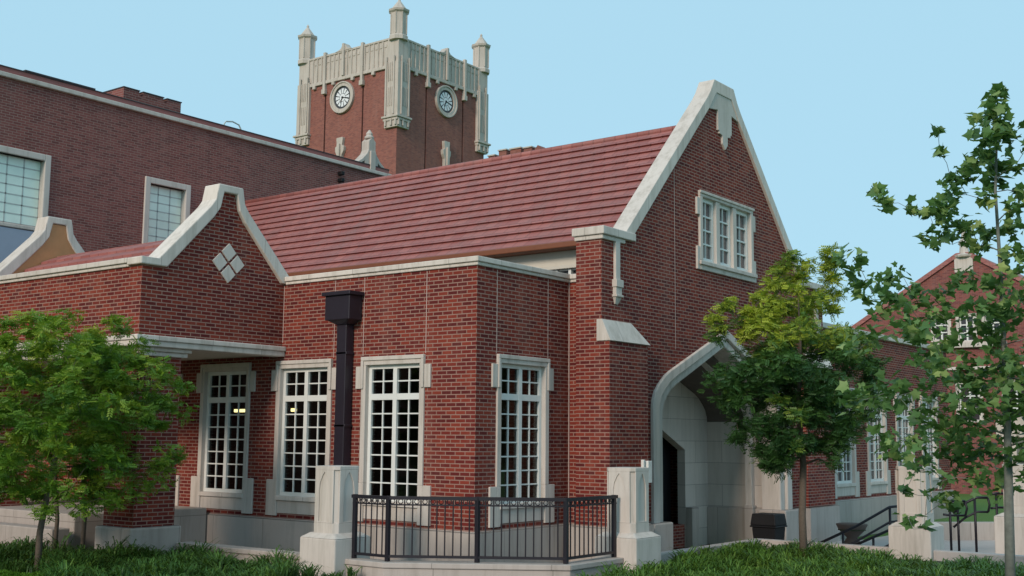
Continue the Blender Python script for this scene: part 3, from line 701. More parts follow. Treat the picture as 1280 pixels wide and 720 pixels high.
mb = MB(); mb.prism([(-12.9, 7.3), (-5.35, 11.98), (-4.65, 11.98), (2.9, 7.3), (2.5, 7.3), (-4.7, 11.76), (-5.3, 11.76), (-12.5, 7.3)], 'y', yb-.12, yb+9); mb.build('roof', TILE, R_)
mb = MB(); mb.box(-12.6, -8.3, yb-.25, yb, 7.25, 7.5); mb.box(-6.9, -3.1, yb-.25, yb, 7.2, 7.45); mb.box(-1.6, 2.6, yb-.25, yb, 7.25, 7.5); mb.box(-12.6, 2.6, yb-.15, yb, 6.1, 6.25)
mb.lathe((-5, yb+.1, 11.75), [(.45, 0), (.5, .1), (.25, .2), (.2, .6), (.3, .7), (.12, 1.0), (.1, 1.4), (.02, 1.7)], 8)
mb.box(-5.45, -4.55, yb-.1, yb, 11.0, 11.75)
mb.build('stone_trim', STONE, R_, bevel=.03)
for (c, a, b), hw in [(w_, .36) for w_ in wins]+[(w_, .5) for w_ in lowins]:
    w = WB('y', yb); w.wbox(c-hw-.15, c-hw, -.1, .04, a-.1, b+.15); w.wbox(c+hw, c+hw+.15, -.1, .04, a-.1, b+.15); w.wbox(c-hw, c+hw, -.1, .04, b, b+.15); w.wbox(c-hw, c+hw, -.1, .04, a-.1, a)
    s = w.build('window', STONE, R_)
    w = WB('y', yb); w.wbox(c-hw, c-hw+.07, -.2, -.08, a, b); w.wbox(c+hw-.07, c+hw, -.2, -.08, a, b); w.wbox(c-.04, c+.04, -.2, -.08, a, b)
    for k in range(4): z = a+(b-a)*k/3; w.wbox(c-hw+.07, c+hw-.07, -.19, -.09, z-.03, z+.03)
    w.build('frame', WHITE, s)
    w = WB('y', yb); w.wbox(c-hw, c+hw, -.22, -.2, a, b); w.build('glass', GLASS_DARK, s)

# ------------------------------------------------------------------ areaway wall, stone posts, railing
aw = [(-4.75, -2.25), (.12, -2.25), (2.38, -.70), (2.38, 1.3)]
ai = [(-4.75, -2.0), (.02, -2.0), (2.14, -.56), (2.14, 1.3)]
mb = MB(); mb.prism(aw+ai[::-1], 'z', .1, .62)
aw2 = [(-4.75, -2.28), (.13, -2.28), (2.41, -.72), (2.41, 1.3)]; ai2 = [(-4.75, -1.97), (.01, -1.97), (2.11, -.54), (2.11, 1.3)]
mb.prism(aw2+ai2[::-1], 'z', .62, .70)
tag(mb.build('low_wall', STONE_BASE, None, bevel=.012), 'low pale stone kerb wall carrying the black railing', 'wall')
mb = MB(); mb.box(1.78, 1.98, 2.5, 6.7, .1, .60); mb.box(1.98, 7.0, 6.5, 6.7, .1, .60)
tag(mb.build('low_wall', PAVE, None, bevel=.015), 'thin pale kerb edging the planted bed before the arched porch', 'wall')

def post_mesh(x, y, label, base=.3, s=1.0):
    t = thing('stone_post', (x, y, base), label, 'post', 'pale stone posts')
    mb = MB()
    c = .07*s; h = .27*s
    def octo(h_, c_): return [(x-h_, y-h_+c_), (x-h_+c_, y-h_), (x+h_-c_, y-h_), (x+h_, y-h_+c_), (x+h_, y+h_-c_), (x+h_-c_, y+h_), (x-h_+c_, y+h_), (x-h_, y+h_-c_)]
    mb.prism(octo(h-.018, c), 'z', 1.05, 2.05); mb.prism(octo(h, c), 'z', 2.02, 2.08); mb.prism(octo(h, c), 'z', 1.05, 1.22)
    a = h-c-.001
    hole_ = lambda q_: [(q_-.55*a, 1.24), (q_-.55*a, 1.72), (q_-.45*a, 1.84), (q_-.2*a, 1.94), (q_, 1.99), (q_+.2*a, 1.94), (q_+.45*a, 1.84), (q_+.55*a, 1.72), (q_+.55*a, 1.24)]
    for d in (y-h, y+h-.018): mb.prism(rect(x-a, x+a, 1.22, 2.02), 'y', d, d+.018, [hole_(x)])
    for d in (x-h, x+h-.018): mb.prism(rect(y-a, y+a, 1.22, 2.02), 'x', d, d+.018, [hole_(y)])
    mb.build('shaft', STONE, t, bevel=.008)
    mb = MB(); H = .385*s
    mb.box(x-H, x+H, y-H, y+H, base, 1.0)
    mb.add([(x-H, y-H, 1.0), (x+H, y-H, 1.0), (x+H, y+H, 1.0), (x-H, y+H, 1.0), (x-h-.01, y-h-.01, 1.07), (x+h+.01, y-h-.01, 1.07), (x+h+.01, y+h+.01, 1.07), (x-h-.01, y+h+.01, 1.07)],
           [(4, 5, 6, 7), (0, 1, 5, 4), (1, 2, 6, 5), (2, 3, 7, 6), (3, 0, 4, 7)])
    mb.build('base', STONE, t, bevel=.02)
    return t
post_mesh(-1.03, -2.12, 'stone post at the left end of the black railing', .25)
post_mesh(2.25, 1.12, 'stone post at the right end of the black railing', .25)
post_mesh(4.95, 6.75, 'stone post between the middle tree and the stair handrails', .1)
post_mesh(5.72, 11.3, 'stone post at the right picture edge behind the sycamore trunk', .1, 1.3)

RL = thing('railing', (1.1, -1.3, .7), 'black iron railing of thin bars between two stone posts', 'railing')
path = [(-.66, -2.12), (.07, -2.12), (2.25, -.62), (2.25, .76)]
pts_post = [(-.62, -2.12), (.07, -2.12), (1.17, -1.363), (2.25, -.62), (2.25, .70)]
for z, r, nm in ((1.63, .032, 'top_rail'), (1.53, .014, 'upper_rail'), (.775, .024, 'bottom_rail')):
    mb = MB()
    for a, b in zip(path[:-1], path[1:]):
        d = Vector((b[0]-a[0], b[1]-a[1], 0)).normalized(); n_ = Vector((-d.y, d.x, 0))*r*1.0
        A = Vector((a[0], a[1], z)); Bq = Vector((b[0], b[1], z)); up = Vector((0, 0, r*.8))
        A = A-d*r*.5; Bq = Bq+d*r*.5
        mb.add([A-n_-up, A+n_-up, A+n_+up, A-n_+up, Bq-n_-up, Bq+n_-up, Bq+n_+up, Bq-n_+up], [(0, 1, 2, 3), (7, 6, 5, 4), (4, 5, 1, 0), (5, 6, 2, 1), (6, 7, 3, 2), (7, 4, 0, 3)])
    mb.build(nm, IRON, RL)
for x, y in pts_post:
    mb = MB(); mb.box(x-.03, x+.03, y-.03, y+.03, .70, 1.66); mb.build('post', IRON, RL, bevel=.003)
bal = None; ringo = None
def child_copy(src, loc, par):
    c = src.copy(); c.location = loc; c.parent = par; COL.objects.link(c); return c
mb = MB(); mb.v = []; off = Vector(WORLD[RL.name])
mb.tube([Vector((0, 0, .78))+off*0, Vector((0, 0, 1.60))], .011, 6)
bme = bpy.data.meshes.new('baluster'); bme.from_pydata([tuple(Vector(v)) for v in mb.v], [], mb.f); bme.materials.append(IRON)
rb = MB(); n = 14
for k in range(n):
    a0, a1 = 2*math.pi*k/n, 2*math.pi*(k+1)/n
    rb.tube([(.034*math.cos(a0), 0, .034*math.sin(a0)), (.034*math.cos(a1), 0, .034*math.sin(a1))], .007, 5, False)
rme = bpy.data.meshes.new('ring'); rme.from_pydata([tuple(v) for v in rb.v], [], rb.f); rme.materials.append(IRON)
segs = list(zip(pts_post[:-1], pts_post[1:]))
for a, b in segs:
    L = math.dist(a, b); n = max(2, round(L/.118))
    ang = math.atan2(b[1]-a[1], b[0]-a[0])
    for k in range(n):
        for kind, f in (('baluster', (k)/n), ('ring', (k+.5)/n)):
            if kind == 'baluster' and k == 0: continue
            px_, py_ = a[0]+(b[0]-a[0])*f, a[1]+(b[1]-a[1])*f
            o = bpy.data.objects.new(kind, bme if kind == 'baluster' else rme)
            o.parent = RL; COL.objects.link(o)
            if kind == 'baluster': o.location = (px_-off.x, py_-off.y, -off.z)
            else: o.location = (px_-off.x, py_-off.y, 1.578-off.z); o.rotation_euler = (0, 0, ang)

# stair handrails on the right
def handrail(pts, posts, label, z_foot=.13):
    p0 = pts[0]; t = thing('handrail', (p0[0], p0[1], z_foot), label, 'handrail', 'black handrails by the entrance steps')
    mb = MB(); mb.tube(pts, .028, 8); mb.build('top_rail', IRON, t, smooth=True)
    mb = MB(); mb.tube([(x, y, z-.30) for x, y, z in pts], .024, 8); mb.build('middle_rail', IRON, t, smooth=True)
    for x, y, z in posts:
        mb = MB(); mb.tube([(x, y, z_foot), (x, y, z)], .027, 8); mb.build('post', IRON, t, smooth=True)
    mb = MB(); mb.tube([pts[-1], (pts[-1][0]+.03, pts[-1][1]+.02, pts[-1][2]-.15), (pts[-1][0], pts[-1][1], pts[-1][2]-.30)], .024, 8); mb.build('end_loop', IRON, t, smooth=True)
    return t
handrail([(2.45, 8.1, .42), (3.12, 8.55, .80), (3.70, 8.92, 1.20), (3.85, 9.04, 1.22)], [(2.9, 8.4, .66), (3.70, 8.92, 1.2)], 'black sloping handrail nearest the rubbish bin')
handrail([(2.85, 8.7, .32), (3.4, 9.1, .62), (3.95, 9.4, .92), (4.05, 9.47, .92)], [(3.3, 9.02, .58), (3.95, 9.4, .92)], 'lower black handrail just behind the sloping handrail by the bin')
handrail([(4.25, 10.6, 1.30), (4.36, 10.7, 1.28), (4.62, 10.9, 1.28)], [(4.36, 10.7, 1.28)], 'short level black handrail beside the third stone post')
handrail([(4.36, 10.9, 1.02), (4.60, 11.0, 1.24), (4.82, 11.05, 1.36), (5.02, 11.15, 1.36)], [(4.45, 10.94, 1.1), (4.78, 11.04, 1.34)], 'black handrail rising between the two right stone posts')
handrail([(4.98, 11.5, 1.42), (5.1, 11.6, 1.44), (5.42, 11.85, 1.44)], [(5.08, 11.58, 1.43)], 'rightmost black handrail ending at the far stone post')
# bin
bn = thing('rubbish_bin', (1.38, 8.15, .13), 'black lidded rubbish bin standing beside the right side of the arch', 'bin')
mb = MB(); b0, b1 = .24, .29
def frus(mb, cx, cy, h0, h1, z0, z1):
    mb.add([(cx-h0, cy-h0, z0), (cx+h0, cy-h0, z0), (cx+h0, cy+h0, z0), (cx-h0, cy+h0, z0), (cx-h1, cy-h1, z1), (cx+h1, cy-h1, z1), (cx+h1, cy+h1, z1), (cx-h1, cy+h1, z1)],
           [(3, 2, 1, 0), (4, 5, 6, 7), (0, 1, 5, 4), (1, 2, 6, 5), (2, 3, 7, 6), (3, 0, 4, 7)])
frus(mb, 1.38, 8.15, .22, .265, .13, .72); mb.build('body', BLACK, bn, bevel=.02)
mb = MB(); frus(mb, 1.38, 8.15, .30, .30, .72, .76); frus(mb, 1.38, 8.15, .29, .26, .76, 1.0); mb.build('lid', BLACK, bn, bevel=.02)
# planter bowl by the wing
pb = thing('planter', (1.9, 11.45, .13), 'small brown planter bowl beside the wing behind the sloping handrail', 'planter')
mb = MB(); mb.lathe((1.9, 11.45, .13), [(.18, 0), (.2, .08), (.12, .2), (.3, .38), (.36, .5), (.33, .52)], 16); mb.build('bowl', plain('terracotta', (.13, .09, .075), .8), pb, smooth=True)
mb = MB(); mb.lathe((1.9, 11.45, .5), [(.32, 0), (.3, .04), (.05, .07)], 16); mb.build('soil', SOIL, pb)
# raised lawn, retaining walls beyond the steps
sheet('raised_lawn', [(2.4, 14.9), (9, 19), (9, 30), (2.4, 30)], .55, LAWN, thick=.5)
mb = MB(); mb.add([(2.6, 14.35, 0), (6.0, 17.8, 0), (5.8, 18.0, 0), (2.4, 14.55, 0), (2.6, 14.35, .56), (6.0, 17.8, .56), (5.8, 18.0, .56), (2.4, 14.55, .56)], [(3, 2, 1, 0), (4, 5, 6, 7), (0, 1, 5, 4), (1, 2, 6, 5), (2, 3, 7, 6), (3, 0, 4, 7)])
tag(mb.build('retaining_wall', STONE_BASE, None, bevel=.015), 'low pale retaining wall under the strip of lawn behind the handrails', 'wall')
mb = MB(); mb.box(4.75, 9.0, 13.4, 13.8, 0, 1.0)
tag(mb.build('retaining_wall', STONE_BASE, None, bevel=.015), 'higher pale wall running off the right picture edge', 'wall')
# colonnade / stone ground storey behind
cn = thing('stone_arcade', (3, 27, 0), 'pale stone arcade behind the lawn strip, mostly hidden by leaves', 'arcade')
mb = MB()
for k in range(7): mb.box(1.2+k*1.7, 1.65+k*1.7, 27, 27.5, .3, 2.7)
mb.box(1.0, 13.5, 27, 27.6, 2.7, 3.4); mb.build('pillar_row', STONE, cn, bevel=.03)
mb = MB(); mb.box(1.0, 13.5, 28.6, 28.8, 0, 3.3); mb.build('back_wall', STONE_BASE, cn)
mb = MB(); mb.box(1.0, 13.5, 27.02, 28.8, 3.4, 3.5); mb.build('roof', ROOFDARK, cn)

# ------------------------------------------------------------------ vegetation
def faces_mesh(name, V, F, mat, tone, parent=None, off=(0, 0, 0), smooth=False):
    """V (n,3), F (m,k) equal-size polygons, tone per vertex"""
    me = bpy.data.meshes.new(name)
    V = np.asarray(V, np.float32)-np.array(off, np.float32); F = np.asarray(F, np.int32); m, k = F.shape
    me.vertices.add(len(V)); me.vertices.foreach_set('co', V.ravel())
    me.loops.add(m*k); me.loops.foreach_set('vertex_index', F.ravel())
    me.polygons.add(m); me.polygons.foreach_set('loop_start', np.arange(0, m*k, k, dtype=np.int32))
    me.polygons.foreach_set('loop_total', np.full(m, k, np.int32))
    at = me.attributes.new('tone', 'FLOAT', 'POINT'); at.data.foreach_set('value', np.asarray(tone, np.float32))
    me.update(calc_edges=True); me.validate(); me.materials.append(mat)
    if smooth: me.polygons.foreach_set('use_smooth', [True]*len(me.polygons))
    o = bpy.data.objects.new(name, me); COL.objects.link(o)
    if parent is not None: o.parent = parent; WORLD[o.name] = WORLD[parent.name]
    return o
def rot_mats(n, tilt=.9):
    yaw = RNG.uniform(0, 2*np.pi, n); pit = RNG.normal(0, tilt, n); rol = RNG.normal(0, tilt*.7, n)
    cy, sy, cp, sp_, cr, sr = np.cos(yaw), np.sin(yaw), np.cos(pit), np.sin(pit), np.cos(rol), np.sin(rol)
    Rz = np.zeros((n, 3, 3)); Rz[:, 0, 0] = cy; Rz[:, 0, 1] = -sy; Rz[:, 1, 0] = sy; Rz[:, 1, 1] = cy; Rz[:, 2, 2] = 1
    Rx = np.zeros((n, 3, 3)); Rx[:, 0, 0] = 1; Rx[:, 1, 1] = cp; Rx[:, 1, 2] = -sp_; Rx[:, 2, 1] = sp_; Rx[:, 2, 2] = cp
    Ry = np.zeros((n, 3, 3)); Ry[:, 1, 1] = 1; Ry[:, 0, 0] = cr; Ry[:, 0, 2] = sr; Ry[:, 2, 0] = -sr; Ry[:, 2, 2] = cr
    return Rz @ Rx @ Ry
def scatter(P, tmplV, tmplF, size, tone, tilt=.9):
    n = len(P); Rm = rot_mats(n, tilt)
    V = np.einsum('nij,kj->nki', Rm, tmplV)*size[:, None, None]+P[:, None, :]
    F = (np.arange(n)*len(tmplV))[:, None, None]+tmplF[None]
    return V.reshape(-1, 3), F.reshape(-1, tmplF.shape[1]), np.repeat(tone, len(tmplV))
# compound leaf: a stem's worth of narrow leaflets
def compound():
    V = []; F = []
    for k in range(4):
        for s in (-1, 1):
            b = np.array([.10+.22*k, 0, -.05*k]); t = b+np.array([.22, s*.30, -.10]); w = np.array([.085, -s*.05, 0])
            m = (b+t)/2; i = len(V); V += [b, m+w+np.array([0, 0, .03]), t, m-w]; F.append((i, i+1, i+2, i+3))
    b = np.array([.95, 0, -.2]); i = len(V); V += [b, b+np.array([.15, .07, 0]), b+np.array([.34, 0, -.12]), b+np.array([.15, -.07, 0])]; F.append((i, i+1, i+2, i+3))
    return np.array(V), np.array(F)
def lobed():
    # five-lobed leaf, folded along the midrib, as triangle fan turned to quads
    ang = [-150, -118, -92, -62, -38, -14, 0, 14, 38, 62, 92, 118, 150]
    rad = [.34, .60, .46, .80, .55, .70, 1.0, .70, .55, .80, .46, .60, .34]
    V = [np.array([0, 0, 0.])]
    for a, r in zip(ang, rad):
        a = math.radians(a); x_, y_ = r*math.cos(a), r*math.sin(a); V.append(np.array([x_+.15, y_, .22*abs(y_)-.22*max(x_, 0)**2]))
    F = [(0, i, i+1, i+2) for i in range(1, 12, 2)]
    return np.array(V)*.5, np.array(F)
CV, CF = compound(); LV, LF = lobed()

def grow(trunk_pts, trunk_r, targets, bark, parent, limb_name='limb', maxr=.03):
    """limbs reach every leaf cluster by the shortest hop from wood that is already there"""
    mb = MB(); mb.tube(trunk_pts, trunk_r, 9); tr = mb.build('trunk', bark, parent, smooth=True)
    nodes = [Vector(p) for p in trunk_pts[1:]]; rr = list(trunk_r[1:])
    # dense trunk samples
    tp = []
    for i in range(len(trunk_pts)-1):
        a, b = Vector(trunk_pts[i]), Vector(trunk_pts[i+1])
        for k in range(6): tp.append((a.lerp(b, k/6), trunk_r[i]+(trunk_r[i+1]-trunk_r[i])*k/6, True))
    zmin = min(t[2] for t in targets)-.5
    avail = [(p, min(maxr, r*.55), 1) for p, r, _ in tp if p.z > zmin*.6]
    todo = [Vector(t) for t in targets]; mb = MB()
    ps = np.array([tuple(a[0]) for a in avail])
    rs = [a[1] for a in avail]
    T_ = np.array([tuple(t) for t in todo]); alive = np.ones(len(T_), bool)
    def cost(p):   # prefers attachments from below
        d = T_-np.array(p); dz_ = d[:, 2]; return np.linalg.norm(d, axis=1)+np.where(dz_ < 0, -dz_*.9, 0)
    best = np.full(len(T_), 1e9); who = np.zeros(len(T_), int)
    for i, p in enumerate(ps):
        c = cost(p); m = c < best; best[m] = c[m]; who[m] = i
    pl = [tuple(p) for p in ps]
    for _ in range(len(T_)):
        b = np.where(alive, best, 1e9); j = int(np.argmin(b)); alive[j] = False
        a = Vector(pl[who[j]]); t = Vector(T_[j]); r = max(.004, rs[who[j]]*.78)
        mid = a.lerp(t, .5)+Vector((0, 0, -.12*(t-a).length if t.z < a.z else .10*(t-a).length))+Vector(RNG.normal(0, .04*(t-a).length, 3))
        mb.tube([a-(mid-a)*.04, a.lerp(mid, .6), mid, t+(t-mid)*.05], [r, r*.9, r*.85, r*.7], 5, False)
        for q_, rq in ((mid, r*.85), (t, r*.7)):
            pl.append(tuple(q_)); rs.append(rq); c = cost(q_); m = c < best; best[m] = c[m]; who[m] = len(pl)-1
    mb.build(limb_name, bark, parent, smooth=True)

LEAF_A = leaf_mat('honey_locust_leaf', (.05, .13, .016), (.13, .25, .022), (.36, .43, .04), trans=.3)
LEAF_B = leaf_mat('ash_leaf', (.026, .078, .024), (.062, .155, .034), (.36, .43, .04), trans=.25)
LEAF_C = leaf_mat('sycamore_leaf', (.05, .12, .04), (.12, .24, .075), (.42, .52, .18), trans=.35)
VR = Vector((.795, .606, 0))
def crown(n_clumps, shape, seed):
    r = np.random.default_rng(seed); out = []
    while len(out) < n_clumps:
        p = r.uniform(-1, 1, 3)
        if shape(p): out.append(p)
    return np.array(out)
# left tree
t1 = thing('small_tree', (-4.8, -4.8, .42), 'bushy yellow green young tree at the left edge before the brick pier', 'tree')
base = np.array([-4.8, -4.8, 0])
def shp1(p):
    z = p[2]; w = (1-.55*max(z, 0)**1.6)*(1-.35*max(-z, 0)**2)
    r = math.hypot(p[0], p[1]); return r < w and r > .12 and (p[2] > -.75 or r > .3)
cl = crown(210, shp1, 3); P1 = cl*np.array([1.85, 1.85, 1.5])+base+np.array([.45, .1, 2.92])
trunk = [(-4.8, -4.8, .35), (-4.82, -4.79, 1.0), (-4.72, -4.76, 1.6), (-4.6, -4.72, 2.3), (-4.5, -4.7, 3.2), (-4.42, -4.7, 4.0)]
grow(trunk, [.055, .05, .045, .036, .022, .008], [tuple(p) for p in P1], BARK, t1)
def crown_leaves(P, rad, per, size, seed, tonefn, tmpl, tilt=.8, hang=.2):
    r = np.random.default_rng(seed); pts = []; tn = []
    for c, rd in zip(P, rad):
        n = max(1, int(per*r.uniform(.6, 1.4)))
        q = r.normal(0, 1, (n, 3)); q /= np.linalg.norm(q, axis=1)[:, None]; q *= (r.uniform(0, 1, n)**.45*rd)[:, None]; q[:, 2] *= .75
        ct = r.normal(0, .16)
        pts.append(c+q); tn.append(np.clip(tonefn(c)+ct+r.normal(0, .13, n), 0, 1))
    pts = np.concatenate(pts); tn = np.concatenate(tn)
    sz = r.uniform(size[0], size[1], len(pts))
    return scatter(pts, tmpl[0], tmpl[1], sz, tn, tilt)
V, F, tn = crown_leaves(P1, np.random.default_rng(1).uniform(.10, .30, len(P1)), 66, (.085, .155), 5, lambda c: .36+.28*max(0, (c[2]-3.0)/1.4), (CV, CF))  # tone rises with height, painting brighter light onto the upper leaves
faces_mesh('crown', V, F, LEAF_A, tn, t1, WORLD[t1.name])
for (bx, by, tx, ty, tz) in ((-6.3, -3.6, -6.0, -3.9, 2.6), (-5.95, -3.3, -5.5, -3.7, 2.7)):
    t_ = thing('sapling', (bx, by, .42), 'thin bare stemmed sapling '+('just right of the left tree trunk' if bx < -6 else 'closest to the brick pier under the left tree crown'), 'tree')
    ts = [(tx+random.uniform(-.35, .35), ty+random.uniform(-.35, .35), tz+random.uniform(-.5, .5)) for _ in range(9)]
    grow([(bx, by, .4), (bx+.03, by, 1.1), ((bx+tx)/2, (by+ty)/2, 1.7), (tx, ty, tz)], [.04, .036, .03, .015], ts, BARK, t_)
    V, F, tn = crown_leaves(np.array(ts), [.22]*9, 26, (.10, .16), int(bx*-10), lambda c: .25, (CV, CF)); faces_mesh('crown', V, F, LEAF_A, tn, t_, WORLD[t_.name])
# middle tree
t2 = thing('dark_tree', (3.47, 5.12, .42), 'dense dark green tree with lighter yellow green top before the arched gable', 'tree')
base = np.array([3.47, 5.12, 0])
def shp2(p):
    z = p[2]; r = math.hypot(p[0], p[1])
    w = 1-.62*max(z+.05, 0)**1.3 if z > -.05 else 1-.55*(-z-.05)**1.7
    return r < w and r > .1
cl = crown(190, shp2, 8); P2 = cl*np.array([1.5, 1.5, 1.72])+base+np.array([-.05, -.05, 3.72])
ex = np.array([np.array([3.47, 5.12, 0])+np.array([VR.x*u, VR.y*u, z]) for u, z in ((-.9, 4.9), (-1.1, 4.7), (-.7, 5.15), (-.95, 4.45), (-.45, 5.1), (-.2, 5.4), (.62, 5.85), (.6, 6.0), (-.35, 5.65), (-.5, 5.4), (-.1, 5.9), (.2, 5.75), (-1.55, 4.75), (-.75, 2.35), (-.6, 2.1), (-.8, 2.7), (.65, 5.2), (.62, 5.5), (.6, 5.75), (.6, 4.95), (-1.45, 4.6), (-1.5, 4.4), (-1.3, 5.0), (-.2, 5.75), (.05, 5.55))])
P2 = np.concatenate([P2, ex])
grow([(3.47, 5.12, .35), (3.45, 5.13, 1.2), (3.50, 5.12, 2.1), (3.44, 5.1, 3.0), (3.5, 5.1, 4.2), (3.48, 5.1, 5.3)], [.075, .065, .06, .045, .028, .008], [tuple(p) for p in P2], BARK, t2)
rad2 = np.concatenate([np.random.default_rng(2).uniform(.13, .32, 190), np.full(len(ex), .16)])
V, F, tn = crown_leaves(P2, rad2, 76, (.09, .165), 6, lambda c: .20+.75*max(0, min(1, (c[2]-3.95)/.7)), (CV, CF))  # light on the crown top painted in: yellow green above, dark below
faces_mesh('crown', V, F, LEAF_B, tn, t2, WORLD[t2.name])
# sycamore
SY = [(8.57, -0.51, 6.77, 0.08), (8.56, -0.62, 6.6, 0.14), (8.46, -0.43, 6.46, 0.18), (8.61, -0.44, 6.28, 0.16), (8.48, -0.73, 6.14, 0.18), (8.31, -0.49, 5.97, 0.16), (8.46, 0.03, 6.0, 0.13), (8.37, -0.03, 5.79, 0.13), (8.02, -0.15, 5.92, 0.14), (8.11, -1.0, 5.65, 0.12), (7.92, -0.52, 5.56, 0.15), (8.36, -0.5, 5.46, 0.12), (8.07, -1.27, 5.94, 0.07), (8.12, -1.41, 6.17, 0.05), (8.67, -0.34, 5.85, 0.09), (6.96, -0.38, 5.75, 0.08), (7.1, -0.47, 5.56, 0.11), (7.39, -0.29, 5.48, 0.09), (7.56, -0.17, 5.48, 0.09), (8.01, -1.15, 5.24, 0.13), (8.0, -0.84, 5.1, 0.18), (8.06, -0.23, 5.18, 0.17), (7.61, -0.22, 5.07, 0.11), (8.22, 0.07, 5.16, 0.12), (8.45, 0.18, 5.2, 0.14), (8.68, -0.39, 5.34, 0.11), (8.63, 0.05, 5.62, 0.09), (8.16, -0.1, 4.94, 0.11), (8.59, 0.04, 4.82, 0.12), (7.16, -1.77, 4.66, 0.13), (7.01, -1.17, 4.5, 0.13), (7.37, -1.74, 4.27, 0.12), (7.0, -0.15, 4.62, 0.09), (7.18, -0.19, 4.7, 0.07), (7.43, -0.67, 4.42, 0.07), (7.46, -1.19, 4.27, 0.09), (6.95, -0.19, 4.25, 0.12), (7.52, -0.52, 4.23, 0.13), (7.61, 0.17, 4.4, 0.12), (7.84, 0.1, 4.58, 0.09), (8.1, -0.28, 4.52, 0.1), (8.31, -0.2, 4.46, 0.11), (7.74, -0.29, 4.09, 0.13), (7.59, -0.75, 4.01, 0.14), (8.22, -0.6, 4.13, 0.13), (8.42, -0.12, 4.12, 0.18), (8.49, 0.37, 4.36, 0.14), (7.67, -1.55, 3.84, 0.12), (7.88, -1.37, 3.8, 0.12), (6.82, -0.85, 3.69, 0.11), (7.21, -1.35, 3.74, 0.11), (7.79, -0.33, 3.73, 0.12), (8.18, -0.16, 3.93, 0.2), (8.42, -0.04, 3.73, 0.22), (8.36, 0.56, 3.47, 0.2), (8.29, -0.27, 3.43, 0.2), (8.01, -0.31, 3.38, 0.15), (7.91, -0.89, 3.45, 0.11), (7.44, -0.33, 3.55, 0.09), (8.12, -0.37, 3.23, 0.17), (6.87, -1.31, 3.02, 0.11), (6.81, -0.48, 3.1, 0.13), (7.29, -1.09, 3.12, 0.13), (7.38, -0.49, 3.14, 0.13), (7.42, 0.32, 3.27, 0.15), (8.04, -0.78, 3.03, 0.17), (8.29, -0.33, 3.04, 0.21), (8.48, -0.02, 3.04, 0.18), (8.31, 0.4, 2.66, 0.16), (8.1, 0.13, 2.66, 0.18), (8.0, -0.51, 2.75, 0.17), (7.76, -0.65, 2.84, 0.16), (7.63, -1.12, 2.83, 0.11), (7.16, -0.78, 2.55, 0.14), (7.54, -1.44, 2.5, 0.13), (7.33, -0.1, 2.5, 0.15), (7.47, 0.39, 2.5, 0.17), (7.75, 0.47, 2.45, 0.18), (8.09, 0.28, 2.36, 0.15), (7.63, 0.52, 2.2, 0.13), (8.12, -0.53, 2.08, 0.09), (7.76, -0.6, 2.07, 0.06), (7.24, 0.55, 1.83, 0.07), (7.09, 0.04, 1.59, 0.07), (7.47, -0.49, 1.48, 0.05), (6.97, 0.29, 1.88, 0.05), (8.8, 0.27, 5.54, 0.18), (8.76, 0.72, 4.79, 0.22), (8.95, 0.08, 3.81, 0.25), (9.03, -0.02, 3.23, 0.25), (8.73, 0.41, 2.56, 0.2), (8.9, -0.42, 6.09, 0.12), (8.62, -.1, 4.6, .2), (8.6, .1, 3.3, .2), (8.7, .2, 2.9, .2), (8.55, 0, 2.3, .16), (8.1, .6, 2.0, .14), (7.5, .3, 1.75, .12), (7.05, .6, 2.2, .12), (7.2, .9, 3.6, .14), (7.1, .5, 4.0, .12)]
t3 = thing('sycamore_tree', (8.2, .43, .42), 'young sycamore with broad lobed leaves and slim pale trunk at the right edge', 'tree')
grow([(8.2, .43, .35), (8.26, .31, 1.58), (8.30, .22, 2.2), (8.34, .13, 3.05), (8.36, .03, 3.8), (8.39, -.07, 4.52), (8.41, -.23, 5.6), (8.49, -.31, 6.48), (8.54, -.45, 6.8)], [.068, .058, .05, .04, .03, .024, .018, .012, .006], [s[:3] for s in SY], BARK_PALE, t3, maxr=.02)
pts = []; tn = []; r3 = np.random.default_rng(21)
for x_, y_, z_, rd in SY:
    n = max(2, int((30 if z_ > 4.9 else 30)*(rd/.14)**1.35)); rd *= 1.25 if z_ > 4.9 else 1.5
    q = r3.normal(0, 1, (n, 3)); q /= np.linalg.norm(q, axis=1)[:, None]; q *= (r3.uniform(0, 1, n)**.5*rd)[:, None]
    pts.append(np.array([x_, y_, z_])+q*(1.0 if z_ > 4.9 else 1.15)); tn.append(np.clip(.38+r3.normal(0, .1)+r3.normal(0, .22, n), 0, 1))
pts = np.concatenate(pts); tn = np.concatenate(tn)
V, F, tt = scatter(pts, LV, LF, r3.uniform(.11, .27, len(pts)), tn, .75)
faces_mesh('crown', V, F, LEAF_C, tt, t3, WORLD[t3.name], smooth=False)

